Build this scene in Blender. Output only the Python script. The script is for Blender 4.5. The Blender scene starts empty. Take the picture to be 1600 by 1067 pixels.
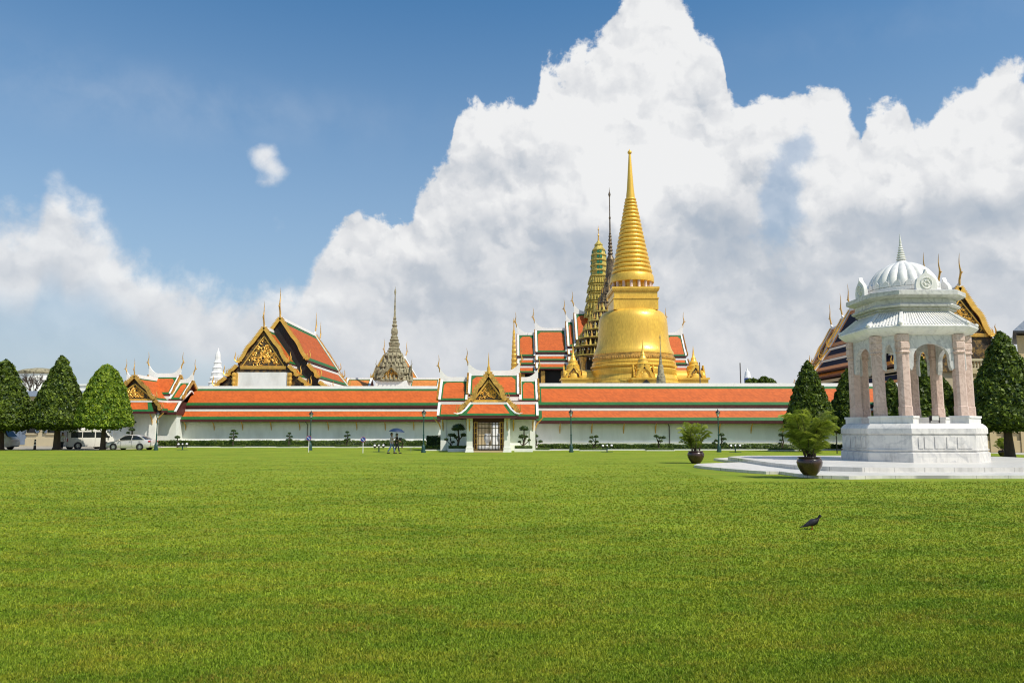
import bpy, math, random
import numpy as np
from mathutils import Vector, Matrix, noise as mnoise
R = math.radians; PI = math.pi
scene = bpy.context.scene
COL = scene.collection
rnd = random.Random(7)
# ------------------------------------------------------------------ camera
F = 1200.0; PITCH = math.atan(141.5/1200); CH = 1.7
CP, SP = math.cos(PITCH), math.sin(PITCH)
cam_d = bpy.data.cameras.new("camera"); cam = bpy.data.objects.new("camera", cam_d); COL.objects.link(cam)
cam_d.lens = 27.0; cam_d.sensor_width = 36.0; cam_d.clip_start = 0.1; cam_d.clip_end = 6000
cam.location = (0, 0, CH); cam.rotation_euler = (PI/2 + PITCH, 0, 0)
scene.camera = cam
scene.view_settings.view_transform = 'Standard'; scene.view_settings.look = 'None'
scene.view_settings.exposure = 0.08; scene.view_settings.gamma = 1.0
scene.render.engine = 'CYCLES'
scene.cycles.filter_width = 1.15; scene.cycles.max_bounces = 6; scene.cycles.transparent_max_bounces = 8

def Z(py, Y):                       # height of the picture row py (photo pixels) at distance Y
    v = (533.5-py)/F
    return CH + (SP + v*CP)/(CP - v*SP)*Y
def X(px, Y, z=0.0):                # world x of the picture column px at distance Y and height z
    return (px-800)/F*(Y*CP + (z-CH)*SP)
def ANG(px, py):                    # direction of a picture point: azimuth, elevation
    u = (px-800)/F; v = (533.5-py)/F
    d = Vector((u, CP - v*SP, SP + v*CP)).normalized()
    return math.atan2(d.x, d.y), math.asin(d.z)

# ------------------------------------------------------------------ sun
SUN = Vector((0.50, -0.40, 0.86)).normalized()
sl = bpy.data.lights.new("sun", 'SUN'); so = bpy.data.objects.new("sun", sl); COL.objects.link(so)
sl.energy = 4.6; sl.angle = R(0.55); sl.color = (1.0, 0.93, 0.80)
so.rotation_euler = SUN.to_track_quat('Z', 'Y').to_euler(); so.location = (0, 0, 60)

# ------------------------------------------------------------------ node helper
class NT:
    def __init__(s, tree): s.t = tree; s.n = tree.nodes; s.l = tree.links
    def node(s, typ, **k):
        n = s.n.new(typ)
        for a, b in k.items(): setattr(n, a, b)
        return n
    def put(s, sock, v):
        if v is None: return
        if isinstance(v, bpy.types.NodeSocket): s.l.new(v, sock)
        else: sock.default_value = v
    def m(s, op, a, b=None, c=None, clamp=False):
        n = s.node('ShaderNodeMath', operation=op, use_clamp=clamp)
        s.put(n.inputs[0], a); s.put(n.inputs[1], b); s.put(n.inputs[2], c)
        return n.outputs[0]
    def v(s, op, a, b=None, scale=None):
        n = s.node('ShaderNodeVectorMath', operation=op)
        s.put(n.inputs[0], a); s.put(n.inputs[1], b)
        if scale is not None: s.put(n.inputs['Scale'], scale)
        return n.outputs[0]
    def mr(s, x, a, b, c=0.0, d=1.0, smooth=False):
        n = s.node('ShaderNodeMapRange', interpolation_type='SMOOTHSTEP' if smooth else 'LINEAR')
        for i, q in enumerate((x, a, b, c, d)): s.put(n.inputs[i], q)
        return n.outputs[0]
    def mix(s, f, a, b, blend='MIX'):
        n = s.node('ShaderNodeMix', data_type='RGBA', blend_type=blend)
        s.put(n.inputs[0], f)
        for i, q in ((6, a), (7, b)):
            if isinstance(q, tuple) and len(q) == 3: q = (*q, 1)
            s.put(n.inputs[i], q)
        return n.outputs[2]
    def noise(s, vec, scale, detail=2, rough=0.5, dist=0.0, col=False):
        n = s.node('ShaderNodeTexNoise')
        s.put(n.inputs['Vector'], vec); n.inputs['Scale'].default_value = scale
        n.inputs['Detail'].default_value = detail; n.inputs['Roughness'].default_value = rough
        n.inputs['Distortion'].default_value = dist
        return n.outputs[1 if col else 0]

# ------------------------------------------------------------------ sky: Nishita air, and clouds laid out by direction
world = bpy.data.worlds.new("World"); scene.world = world; world.use_nodes = True
W = NT(world.node_tree); W.n.clear()
sky = W.node('ShaderNodeTexSky', sky_type='NISHITA', sun_disc=False)
sky.sun_elevation = math.asin(SUN.z); sky.sun_rotation = math.atan2(SUN.x, SUN.y)
sky.air_density = 1.0; sky.dust_density = 0.6; sky.ozone_density = 1.6
dirv = W.node('ShaderNodeTexCoord').outputs['Generated']
sep = W.node('ShaderNodeSeparateXYZ'); W.l.new(dirv, sep.inputs[0])
az = W.m('ARCTAN2', sep.outputs[0], sep.outputs[1])
el = W.m('ARCSINE', W.m('MINIMUM', W.m('MAXIMUM', sep.outputs[2], -1.0), 1.0))
AZ0, AZ1, EL1 = R(-60), R(60), R(50)
sil = [(-300, 300), (-150, 330), (0, 312), (35, 322), (66, 318), (82, 282), (98, 284), (118, 316), (150, 322), (170, 338),
       (200, 362), (230, 378), (262, 400), (300, 432), (330, 442), (380, 436), (440, 422), (468, 436), (488, 405), (505, 382),
       (530, 368), (555, 336), (580, 342), (605, 330), (640, 322), (652, 292), (676, 256), (706, 222), (712, 180), (740, 170), (772, 186),
       (796, 152), (836, 134), (852, 92), (874, 92), (896, 70), (925, 58), (946, 36), (962, 6), (985, -25), (1010, -30), (1050, -20),
       (1078, 8), (1095, 40), (1118, 60), (1132, 100), (1142, 150), (1170, 152), (1200, 140), (1232, 150), (1262, 143), (1300, 142), (1328, 160),
       (1342, 196), (1350, 165), (1375, 152), (1402, 148), (1416, 168), (1432, 200), (1448, 190), (1464, 160), (1475, 140), (1508, 128), (1530, 108),
       (1552, 98), (1575, 86), (1600, 98), (1660, 70), (1760, 110), (1900, 60), (2200, 120)]
cv = W.node('ShaderNodeFloatCurve')
W.put(cv.inputs['Value'], W.mr(az, AZ0, AZ1))
cur = cv.mapping.curves[0]
pts = []
for px, py in sil:
    a, e = ANG(px, py)
    pts.append(((a-AZ0)/(AZ1-AZ0), max(0.0, min(1.0, e/EL1))))
pts = [(0.0, .5)]+[p for p in pts if 0.005 < p[0] < 0.995]+[(1.0, .55)]
cur.points[0].location = pts[0]; cur.points[1].location = pts[-1]
for p in pts[1:-1]: cur.points.new(*p)
for p in cur.points: p.handle_type = 'AUTO'
cv.mapping.update()
silh = W.m('MULTIPLY', cv.outputs[0], EL1)
def blob(px, py, rx, ry, amp=1.0):          # a soft elliptical patch of sky
    a, e = ANG(px, py)
    q1 = W.m('MULTIPLY', W.m('SUBTRACT', az, a), F/rx); q2 = W.m('MULTIPLY', W.m('SUBTRACT', el, e), F/ry)
    q = W.m('ADD', W.m('MULTIPLY', q1, q1), W.m('MULTIPLY', q2, q2))
    return W.m('MULTIPLY', W.m('EXPONENT', W.m('MULTIPLY', q, -1.0)), amp)
def total(ls):
    t = ls[0]
    for q in ls[1:]: t = W.m('ADD', t, q)
    return t
warp = W.noise(dirv, 5.0, 2, 0.5, col=True)
wv = W.v('ADD', dirv, W.v('SCALE', W.v('SUBTRACT', warp, (0.5, 0.5, 0.5)), scale=0.05))
n1 = W.noise(wv, 14.0, 7, 0.58)
n2 = W.noise(wv, 46.0, 5, 0.6)
def cells(vec, sc):                         # rounded billows
    n = W.node('ShaderNodeTexVoronoi', feature='SMOOTH_F1'); W.put(n.inputs['Vector'], vec)
    n.inputs['Scale'].default_value = sc; n.inputs['Smoothness'].default_value = 0.7
    n.inputs['Detail'].default_value = 1.5; n.inputs['Roughness'].default_value = 0.45
    return n.outputs['Distance']
fine = W.noise(dirv, 30.0, 4, 0.6, col=True)
wc = W.v('ADD', wv, W.v('SCALE', W.v('SUBTRACT', fine, (0.5, 0.5, 0.5)), scale=0.05))
b1 = cells(wc, 13.0)
b1b = cells(W.v('ADD', wc, (SUN.x*0.022, 0.0, SUN.z*0.022)), 13.0)
b2 = cells(wc, 31.0)
b2b = cells(W.v('ADD', wc, (SUN.x*0.009, 0.0, SUN.z*0.009)), 31.0)
m1 = W.noise(wv, 7.0, 3, 0.5)
m1b = W.noise(W.v('ADD', wv, (SUN.x*0.03, 0.0, SUN.z*0.03)), 7.0, 3, 0.5)
left = W.mr(az, ANG(540, 400)[0], ANG(430, 400)[0], smooth=True)           # 1 towards the left, where the cloud is thin
holes = total([blob(1246, 238, 30, 26, .10), blob(1262, 205, 14, 24, .04), blob(1225, 300, 30, 50, .12), blob(1205, 335, 40, 40, .09), blob(1208, 408, 60, 60, .03),
               blob(1160, 420, 70, 60, .02), blob(1180, 255, 26, 40, .025), blob(560, 470, 60, 40, .02), blob(1085, 165, 30, 40, .012)])
depth = W.m('SUBTRACT', silh, el)
d0 = W.m('ADD', depth, W.m('MULTIPLY', W.m('SUBTRACT', n1, 0.5), 0.105))
d0 = W.m('ADD', d0, W.m('MULTIPLY', W.m('SUBTRACT', n2, 0.5), 0.045))
# cloud thins away deep under the silhouette on the left, leaving hazy air
hm = W.m('ADD', W.m('MULTIPLY', holes, 9.0), W.m('ADD', W.m('MULTIPLY', W.m('SUBTRACT', n1, .5), -2.6), W.m('MULTIPLY', W.m('SUBTRACT', n2, .5), -1.2)))
hm = W.m('MULTIPLY', W.mr(hm, 0.35, 1.15, smooth=True), W.mr(holes, 0.01, 0.05, 0.0, 0.5))
d1 = d0
edge = W.m('ADD', 0.013, W.m('MULTIPLY', left, 0.035))
mask = W.mr(d1, 0.0, edge, smooth=True)
thin = W.m('SUBTRACT', 1.0, W.m('MULTIPLY', left, W.mr(W.m('ADD', depth, W.m('MULTIPLY', W.m('SUBTRACT', m1, .5), .12)), 0.07, 0.13, 0.06, 0.66, smooth=True)))
mask = W.m('MULTIPLY', W.m('MULTIPLY', mask, thin), W.m('SUBTRACT', 1.0, hm))
puff = total([blob(412, 244, 24, 20, 1.0), blob(434, 268, 22, 14, .75), blob(416, 286, 22, 10, .7), blob(432, 352, 20, 22, .34), blob(290, 328, 60, 14, .25),
              blob(305, 272, 16, 9, .2), blob(85, 280, 18, 18, .45), blob(108, 300, 18, 14, .4)])
pm = W.mr(W.m('ADD', puff, W.m('ADD', W.m('MULTIPLY', W.m('SUBTRACT', n1, .5), 1.1), W.m('MULTIPLY', W.m('SUBTRACT', n2, .5), .8))), 0.28, 1.15, smooth=True)
pm = W.m('MULTIPLY', pm, W.mr(puff, 0.05, 0.3, smooth=True))
streak = W.m('MULTIPLY', total([blob(150, 150, 320, 45, 1.0), blob(420, 165, 260, 30, .6), blob(1450, 30, 300, 30, .5)]), W.mr(n1, 0.35, 0.7, 0.0, 0.30))
mask = W.m('MAXIMUM', W.m('MAXIMUM', mask, W.m('MULTIPLY', pm, 0.85)), W.m('MULTIPLY', streak, .36))
# light and shade of the cloud mass
shade = total([blob(860, 376, 150, 34, .36), blob(1090, 385, 90, 60, .36), blob(1440, 338, 130, 30, .36), blob(1570, 330, 110, 34, .32), blob(1010, 60, 30, 40, .14), blob(960, 210, 60, 30, .12), blob(1330, 245, 50, 20, .14), blob(1500, 230, 60, 24, .12), blob(800, 260, 50, 30, .12),
               blob(760, 340, 90, 40, .22), blob(1130, 330, 80, 50, .3), blob(700, 470, 260, 40, .22), blob(1200, 330, 70, 90, .3), blob(620, 418, 90, 20, .12),
               blob(1085, 150, 40, 60, .16), blob(1340, 440, 130, 60, .35), blob(905, 450, 80, 50, .3)])
light = total([blob(1000, 120, 90, 150, .22), blob(870, 220, 150, 90, .22), blob(960, 300, 150, 50, .26), blob(1120, 250, 70, 60, .16), blob(1400, 260, 160, 40, .2), blob(1190, 430, 40, 20, .1), blob(1310, 400, 40, 40, .12), blob(1290, 215, 110, 50, .2), blob(745, 205, 30, 50, .2),
               blob(600, 375, 80, 30, .16), blob(1540, 200, 90, 80, .15), blob(1390, 195, 40, 40, .15), blob(280, 440, 180, 26, .12), blob(560, 455, 120, 22, .12), blob(740, 440, 60, 20, .14)])
elow = W.mr(el, ANG(800, 640)[1], ANG(800, 250)[1], 0.50, 0.84)
rel = W.m('ADD', W.m('MULTIPLY', W.m('SUBTRACT', b1b, b1), 0.85), W.m('MULTIPLY', W.m('SUBTRACT', m1, m1b), 1.7))
rel = W.m('ADD', rel, W.m('ADD', W.m('MULTIPLY', W.m('SUBTRACT', b2b, b2), 0.55), W.m('MULTIPLY', W.m('SUBTRACT', n2, 0.5), 0.10)))
fade = W.mr(el, ANG(800, 560)[1], ANG(800, 330)[1], 0.25, 1.0)
val = W.m('ADD', W.m('SUBTRACT', elow, shade), W.m('ADD', light, W.m('MULTIPLY', rel, fade)))
val = W.m('ADD', val, W.m('MULTIPLY', W.m('SUBTRACT', m1, 0.5), 0.42))
val = W.m('ADD', val, W.m('MULTIPLY', W.m('SUBTRACT', n1, 0.5), 0.30))
val = W.m('ADD', val, W.m('MULTIPLY', left, W.mr(depth, 0.06, 0.13, 0.16, -0.06)))
rp = W.node('ShaderNodeValToRGB'); W.l.new(val, rp.inputs[0])
e = rp.color_ramp.elements
e[0].position = 0.0; e[0].color = (0.40, 0.46, 0.54, 1)
e[1].position = 1.0; e[1].color = (0.82, 0.825, 0.83, 1)
x = e.new(0.38); x.color = (0.51, 0.55, 0.605, 1)
x = e.new(0.72); x.color = (0.69, 0.705, 0.73, 1)
# hazy air near the horizon
hz = W.m('MULTIPLY', W.mr(el, R(33), R(1), 0.0, 1.0), 1.0)
hz = W.m('MULTIPLY', W.m('POWER', hz, 1.32), .92)
skyc = W.mix(1.0, sky.outputs[0], (0.50, 0.93, 1.12), 'MULTIPLY')
bg1 = W.node('ShaderNodeBackground'); W.put(bg1.inputs[0], skyc); bg1.inputs[1].default_value = 0.12
bgh = W.node('ShaderNodeBackground'); bgh.inputs[0].default_value = (0.43, 0.495, 0.56, 1); bgh.inputs[1].default_value = 1.0
mh = W.node('ShaderNodeMixShader'); W.put(mh.inputs[0], hz); W.l.new(bg1.outputs[0], mh.inputs[1]); W.l.new(bgh.outputs[0], mh.inputs[2])
bg2 = W.node('ShaderNodeBackground'); W.l.new(rp.outputs[0], bg2.inputs[0]); bg2.inputs[1].default_value = 1.0
ms = W.node('ShaderNodeMixShader'); W.put(ms.inputs[0], mask); W.l.new(mh.outputs[0], ms.inputs[1]); W.l.new(bg2.outputs[0], ms.inputs[2])
wo = W.node('ShaderNodeOutputWorld'); W.l.new(ms.outputs[0], wo.inputs[0])
world.cycles.sampling_method = 'MANUAL'; world.cycles.sample_map_resolution = 512

# ------------------------------------------------------------------ materials
MATS = {}
def mat(name, col, rough=0.6, metal=0.0, var=0.12, nscale=3.0, col2=None, f2=(0.45, 0.65), bump=0.0, bscale=20.0, spec=0.5,
        coat=0.0, stretch=(1, 1, 1), emis=None):
    m = bpy.data.materials.new(name); m.use_nodes = True
    N = NT(m.node_tree); b = N.n['Principled BSDF']
    tc = N.node('ShaderNodeTexCoord').outputs['Object']
    mp = N.v('MULTIPLY', tc, stretch)
    n = N.noise(mp, nscale, 5, 0.6)
    c = N.mix(N.mr(n, 0.3, 0.7), tuple(q*(1-var) for q in col), tuple(min(1, q*(1+var)) for q in col))
    if col2:
        n2 = N.noise(mp, nscale*0.37, 6, 0.65, 0.3)
        c = N.mix(N.mr(n2, f2[0], f2[1]), c, col2)
    N.put(b.inputs['Base Color'], c)
    N.put(b.inputs['Roughness'], N.mr(n, 0.3, 0.7, max(0.02, rough-0.08), min(1, rough+0.08)))
    b.inputs['Metallic'].default_value = metal
    b.inputs['Specular IOR Level'].default_value = spec
    b.inputs['Coat Weight'].default_value = coat
    if emis:
        b.inputs['Emission Color'].default_value = (*emis, 1); b.inputs['Emission Strength'].default_value = 1
    if bump:
        bn = N.node('ShaderNodeBump'); bn.inputs['Strength'].default_value = bump; bn.inputs['Distance'].default_value = 0.03
        N.put(bn.inputs['Height'], N.noise(tc, bscale, 4, 0.6)); N.put(b.inputs['Normal'], bn.outputs[0])
    MATS[name] = m
    return m

def tile_mat(name, col, dark=0.6, rough=0.42):
    """glazed roof tiles: courses by height, columns along the roof, single tiles of their own shade"""
    m = bpy.data.materials.new(name); m.use_nodes = True
    N = NT(m.node_tree); b = N.n['Principled BSDF']
    tc = N.node('ShaderNodeTexCoord').outputs['Object']
    sp = N.node('ShaderNodeSeparateXYZ'); N.l.new(tc, sp.inputs[0])
    row = N.m('MULTIPLY', sp.outputs[2], 1/0.17)
    colm = N.m('MULTIPLY', N.m('ADD', sp.outputs[0], sp.outputs[1]), 1/0.2)
    cx = N.node('ShaderNodeCombineXYZ'); N.put(cx.inputs[0], N.m('FLOOR', colm)); N.put(cx.inputs[1], N.m('FLOOR', row))
    wn = N.node('ShaderNodeTexWhiteNoise', noise_dimensions='2D'); N.l.new(cx.outputs[0], wn.inputs[0])
    big = N.noise(N.v('MULTIPLY', tc, (0.5, 0.5, 1.6)), 1.2, 5, 0.6)
    f = N.m('ADD', N.m('MULTIPLY', wn.outputs[0], 0.5), N.m('MULTIPLY', N.mr(big, 0.3, 0.7), 0.5))
    fr = N.m('FRACT', row)
    c = N.mix(f, tuple(q*0.74 for q in col), tuple(min(1, q*1.16) for q in col))
    c = N.mix(N.mr(fr, 0.0, 0.16, 0.45, 0.0), c, tuple(q*dark*0.5 for q in col))
    st = N.noise(N.v('MULTIPLY', tc, (1.6, 1.6, 0.25)), 1.6, 5, 0.7)
    c = N.mix(N.mr(st, 0.56, 0.8, 0.0, 0.45), c, tuple(q*0.45+0.01 for q in col))
    N.put(b.inputs['Base Color'], c); b.inputs['Roughness'].default_value = rough; b.inputs['Specular IOR Level'].default_value = 0.3
    bn = N.node('ShaderNodeBump'); bn.inputs['Strength'].default_value = 0.5; bn.inputs['Distance'].default_value = 0.03
    N.put(bn.inputs['Height'], N.m('ADD', fr, N.m('MULTIPLY', wn.outputs[0], 0.6))); N.put(b.inputs['Normal'], bn.outputs[0])
    MATS[name] = m
    return m

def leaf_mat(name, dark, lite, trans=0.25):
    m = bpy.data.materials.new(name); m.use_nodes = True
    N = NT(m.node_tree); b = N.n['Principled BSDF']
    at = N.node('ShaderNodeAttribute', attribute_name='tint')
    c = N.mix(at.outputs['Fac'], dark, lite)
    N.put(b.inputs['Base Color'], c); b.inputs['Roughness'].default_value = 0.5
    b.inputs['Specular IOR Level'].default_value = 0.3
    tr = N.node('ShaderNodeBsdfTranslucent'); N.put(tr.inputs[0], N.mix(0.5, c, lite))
    mx = N.node('ShaderNodeMixShader'); mx.inputs[0].default_value = trans
    N.l.new(b.outputs[0], mx.inputs[1]); N.l.new(tr.outputs[0], mx.inputs[2])
    N.l.new(mx.outputs[0], N.n['Material Output'].inputs[0])
    MATS[name] = m
    return m

tile_mat('tile_orange', (0.55, 0.112, 0.018), rough=.65); tile_mat('tile_green', (0.020, 0.130, 0.030), rough=.55); tile_mat('tile_rust', (0.46, 0.095, 0.016), rough=.65)
tile_mat('tile_blue', (0.006, 0.007, 0.026), rough=.75); tile_mat('tile_amber', (0.62, 0.22, 0.035)); tile_mat('tile_pale', (0.62, 0.22, 0.05))
mat('plaster', (0.84, 0.85, 0.81), 0.75, var=0.05, nscale=1.2, col2=(0.60, 0.61, 0.55), f2=(0.5, 0.85), bump=0.1, stretch=(1, 1, 0.35))
mat('plaster_white', (0.84, 0.83, 0.79), 0.7, var=0.05, nscale=1.5, col2=(0.60, 0.58, 0.52), f2=(0.5, 0.9), stretch=(1, 1, 0.5))
mat('trim_white', (0.78, 0.77, 0.75), 0.55, var=0.05, col2=(0.52, 0.50, 0.48), f2=(0.58, 0.95))
mat('plaster_cream', (0.52, 0.44, 0.29), 0.75, var=0.06, nscale=1.0, col2=(0.42, 0.34, 0.21), f2=(0.5, 0.9), stretch=(1, 1, 0.5))
mat('plaster_ochre', (0.47, 0.37, 0.21), 0.75, var=0.06, nscale=1.0, col2=(0.33, 0.25, 0.14), f2=(0.5, 0.9), stretch=(1, 1, 0.5))
mat('red_wood', (0.075, 0.016, 0.016), 0.5, var=0.2)
mat('gold', (0.82, 0.48, 0.095), 0.38, metal=0.45, var=0.16, nscale=1.6, col2=(0.50, 0.29, 0.06), f2=(0.5, 0.85), bump=0.12, bscale=14)
def chedi_mat():
    m = mat('chedi_gold', (0.88, 0.56, 0.085), 0.36, metal=0.30, var=0.08, nscale=0.9, col2=(0.52, 0.30, 0.05), f2=(0.52, 0.9), stretch=(1, 1, 0.3))
    N = NT(m.node_tree); b = N.n['Principled BSDF']
    tc = N.node('ShaderNodeTexCoord').outputs['Object']
    sp = N.node('ShaderNodeSeparateXYZ'); N.l.new(tc, sp.inputs[0])
    ang = N.m('ARCTAN2', sp.outputs[0], sp.outputs[1])
    cx = N.node('ShaderNodeCombineXYZ'); N.put(cx.inputs[0], N.m('FLOOR', N.m('MULTIPLY', ang, 44))); N.put(cx.inputs[1], N.m('FLOOR', N.m('MULTIPLY', sp.outputs[2], 2.6)))
    wn = N.node('ShaderNodeTexWhiteNoise', noise_dimensions='2D'); N.l.new(cx.outputs[0], wn.inputs[0])
    old = b.inputs['Base Color'].links[0].from_socket
    N.put(b.inputs['Base Color'], N.mix(N.mr(wn.outputs[0], 0.0, 1.0, 0.0, 0.46), old, (0.52, 0.29, 0.04)))
    bn = N.node('ShaderNodeBump'); bn.inputs['Strength'].default_value = 0.22; bn.inputs['Distance'].default_value = 0.02
    N.put(bn.inputs['Height'], wn.outputs[0]); N.put(b.inputs['Normal'], bn.outputs[0])
    N.put(b.inputs['Roughness'], N.mr(wn.outputs[0], 0, 1, 0.30, 0.44))
chedi_mat()
mat('old_gold', (0.66, 0.38, 0.085), 0.42, metal=0.35, var=0.3, nscale=5, col2=(0.20, 0.12, 0.035), f2=(0.48, 0.72), bump=0.3, bscale=12)
mat('carved_back', (0.05, 0.035, 0.02), 0.6, var=0.5, nscale=6, col2=(0.25, 0.15, 0.04), f2=(0.5, 0.6))
mat('green_gold', (0.52, 0.40, 0.09), 0.5, metal=0.25, var=0.35, nscale=3.5, col2=(0.16, 0.17, 0.04), f2=(0.5, 0.72), bump=0.3, bscale=8)
mat('glaze_green', (0.02, 0.17, 0.09), 0.35, var=0.3, nscale=6)
mat('dark_bronze', (0.10, 0.07, 0.045), 0.5, metal=0.4, var=0.5, nscale=6, col2=(0.26, 0.20, 0.10), f2=(0.5, 0.62))
mat('stone_grey', (0.34, 0.30, 0.19), 0.7, var=0.3, nscale=6, col2=(0.10, 0.09, 0.05), f2=(0.46, 0.66), bump=0.3)
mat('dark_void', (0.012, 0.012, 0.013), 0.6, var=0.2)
def marble(name, base, vein, sc=1.0, amt=0.75, joint=0.0):
    m = bpy.data.materials.new(name); m.use_nodes = True
    N = NT(m.node_tree); b = N.n['Principled BSDF']
    tc = N.node('ShaderNodeTexCoord').outputs['Object']
    w = N.v('ADD', tc, N.v('SCALE', N.v('SUBTRACT', N.noise(tc, 1.1*sc, 5, 0.6, col=True), (.5, .5, .5)), scale=1.6))
    wv = N.node('ShaderNodeTexWave', wave_type='BANDS', bands_direction='DIAGONAL'); N.put(wv.inputs['Vector'], w)
    wv.inputs['Scale'].default_value = 0.8*sc; wv.inputs['Distortion'].default_value = 5; wv.inputs['Detail'].default_value = 5
    wv.inputs['Detail Roughness'].default_value = 0.65
    n = N.noise(tc, 0.9*sc, 6, 0.65)
    f = N.m('MULTIPLY', N.mr(wv.outputs['Fac'], 0.55, 0.0), N.mr(n, 0.35, 0.62, 0.15, amt))
    slab = N.v('FLOOR', N.v('MULTIPLY', tc, (0.85, 0.85, 1.9)))
    wn = N.node('ShaderNodeTexWhiteNoise', noise_dimensions='3D'); N.l.new(slab, wn.inputs[0])
    c = N.mix(f, base, vein)
    c = N.mix(N.mr(wn.outputs[0], 0, 1, 0.0, 0.28), c, vein)
    d = N.noise(N.v('MULTIPLY', tc, (3, 3, 0.5)), 1.5, 5, 0.7)
    c = N.mix(N.mr(d, 0.5, 0.75, 0, 0.45), c, tuple(q*q_ for q, q_ in zip(vein, (.62, .60, .55))))
    jt = N.node('ShaderNodeTexBrick'); jt.offset = 0.5
    N.put(jt.inputs['Vector'], N.v('ADD', tc, (0.31, 0.17, 0.0))); jt.inputs['Scale'].default_value = 1.0; jt.inputs['Mortar Size'].default_value = 0.012
    jt.inputs['Brick Width'].default_value = 1.2; jt.inputs['Row Height'].default_value = 0.8; jt.inputs['Mortar Smooth'].default_value = 0.3
    c = N.mix(N.m('MULTIPLY', jt.outputs['Fac'], joint), c, (0.22, 0.22, 0.21))
    N.put(b.inputs['Base Color'], c); b.inputs['Roughness'].default_value = 0.38
    MATS[name] = m
marble('marble', (0.74, 0.71, 0.67), (0.42, 0.42, 0.43), 1.0, .6)
marble('marble_paving', (0.70, 0.67, 0.62), (0.44, 0.43, 0.41), 0.7, .5, 0.7)
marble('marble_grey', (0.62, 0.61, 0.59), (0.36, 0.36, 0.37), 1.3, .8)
marble('marble_pink', (0.66, 0.50, 0.43), (0.40, 0.27, 0.22), 1.6, .8)
marble('marble_white', (0.80, 0.78, 0.74), (0.55, 0.56, 0.58), 0.8, .35)
mat('bark', (0.055, 0.038, 0.026), 0.85, var=0.4, nscale=5, bump=0.5)
mat('pot_glaze', (0.045, 0.022, 0.018), 0.28, var=0.4, nscale=3, coat=0.3)
mat('soil', (0.03, 0.022, 0.015), 0.9)
mat('iron_green', (0.012, 0.055, 0.05), 0.45, var=0.2)
mat('black', (0.014, 0.014, 0.015), 0.5)
mat('glass_dark', (0.015, 0.018, 0.02), 0.12, var=0.1)
mat('glass_lamp', (0.62, 0.62, 0.58), 0.3)
mat('metal_grey', (0.30, 0.31, 0.32), 0.4, metal=0.5)
mat('pipe', (0.10, 0.095, 0.09), 0.5)
mat('shutter', (0.16, 0.20, 0.27), 0.6)
mat('asphalt', (0.36, 0.32, 0.25), 0.9, var=0.12, nscale=1.2, col2=(0.24, 0.21, 0.17))
mat('concrete', (0.42, 0.40, 0.36), 0.85, var=0.12, nscale=2, col2=(0.30, 0.28, 0.24), f2=(0.5, 0.8))
mat('car_silver', (0.64, 0.60, 0.58), 0.3, metal=0.25, var=0.02, coat=0.6)
mat('van_white', (0.68, 0.66, 0.60), 0.35, var=0.03, coat=0.4)
mat('rubber', (0.015, 0.015, 0.015), 0.8)
mat('alloy', (0.55, 0.55, 0.56), 0.3, metal=0.7)
mat('lamp_red', (0.45, 0.02, 0.02), 0.25)
mat('sign_red', (0.50, 0.03, 0.035), 0.4)
mat('sign_blue', (0.02, 0.07, 0.32), 0.4)
mat('light_blue_bar', (0.02, 0.04, 0.25), 0.25)
mat('skin', (0.33, 0.19, 0.12), 0.55, var=0.05)
mat('hair', (0.012, 0.01, 0.009), 0.5)
mat('cloth_pink', (0.50, 0.40, 0.44), 0.8, var=0.06)
mat('cloth_dark', (0.025, 0.028, 0.035), 0.85)
mat('cloth_denim', (0.10, 0.16, 0.26), 0.85, var=0.15, nscale=8)
mat('cloth_white', (0.70, 0.70, 0.70), 0.8, var=0.05)
mat('umbrella_cloth', (0.010, 0.028, 0.075), 0.6)
mat('feather', (0.007, 0.007, 0.009), 0.6, spec=0.2, var=0.4, nscale=30)
mat('feather_grey', (0.025, 0.024, 0.034), 0.6, spec=0.2, var=0.4, nscale=40, col2=(0.015, 0.015, 0.02), f2=(0.45, 0.6))
mat('beak', (0.03, 0.025, 0.02), 0.5)
leaf_mat('leaf_cone', (0.012, 0.034, 0.005), (0.19, 0.26, 0.025), 0.15)
leaf_mat('leaf_cone_bright', (0.045, 0.11, 0.008), (0.36, 0.46, 0.035), 0.25)
leaf_mat('leaf_hedge', (0.014, 0.040, 0.006), (0.17, 0.24, 0.03), 0.2)
leaf_mat('leaf_topiary', (0.010, 0.028, 0.006), (0.10, 0.16, 0.025), 0.15)
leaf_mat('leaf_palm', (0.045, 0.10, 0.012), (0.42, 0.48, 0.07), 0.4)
leaf_mat('blade', (0.055, 0.115, 0.010), (0.27, 0.34, 0.045), 0.35)

def lawn_mat():
    m = bpy.data.materials.new('turf'); m.use_nodes = True
    N = NT(m.node_tree); b = N.n['Principled BSDF']
    tc = N.node('ShaderNodeTexCoord').outputs['Object']
    c = lawn_color(N, tc)
    fine = N.noise(tc, 60.0, 3, 0.7)
    c = N.mix(N.mr(fine, 0.35, 0.65), N.mix(1.0, c, (0.62, 0.66, 0.6), 'MULTIPLY'), N.mix(1.0, c, (1.32, 1.28, 1.2), 'MULTIPLY'))
    N.put(b.inputs['Base Color'], c); b.inputs['Roughness'].default_value = 0.9; b.inputs['Specular IOR Level'].default_value = 0.15
    bn = N.node('ShaderNodeBump'); bn.inputs['Strength'].default_value = 0.7; bn.inputs['Distance'].default_value = 0.035
    N.put(bn.inputs['Height'], N.m('ADD', N.noise(tc, 34.0, 4, 0.7), N.m('MULTIPLY', N.noise(tc, 5.0, 3, 0.6), 1.2))); N.put(b.inputs['Normal'], bn.outputs[0])
    MATS['turf'] = m
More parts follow.
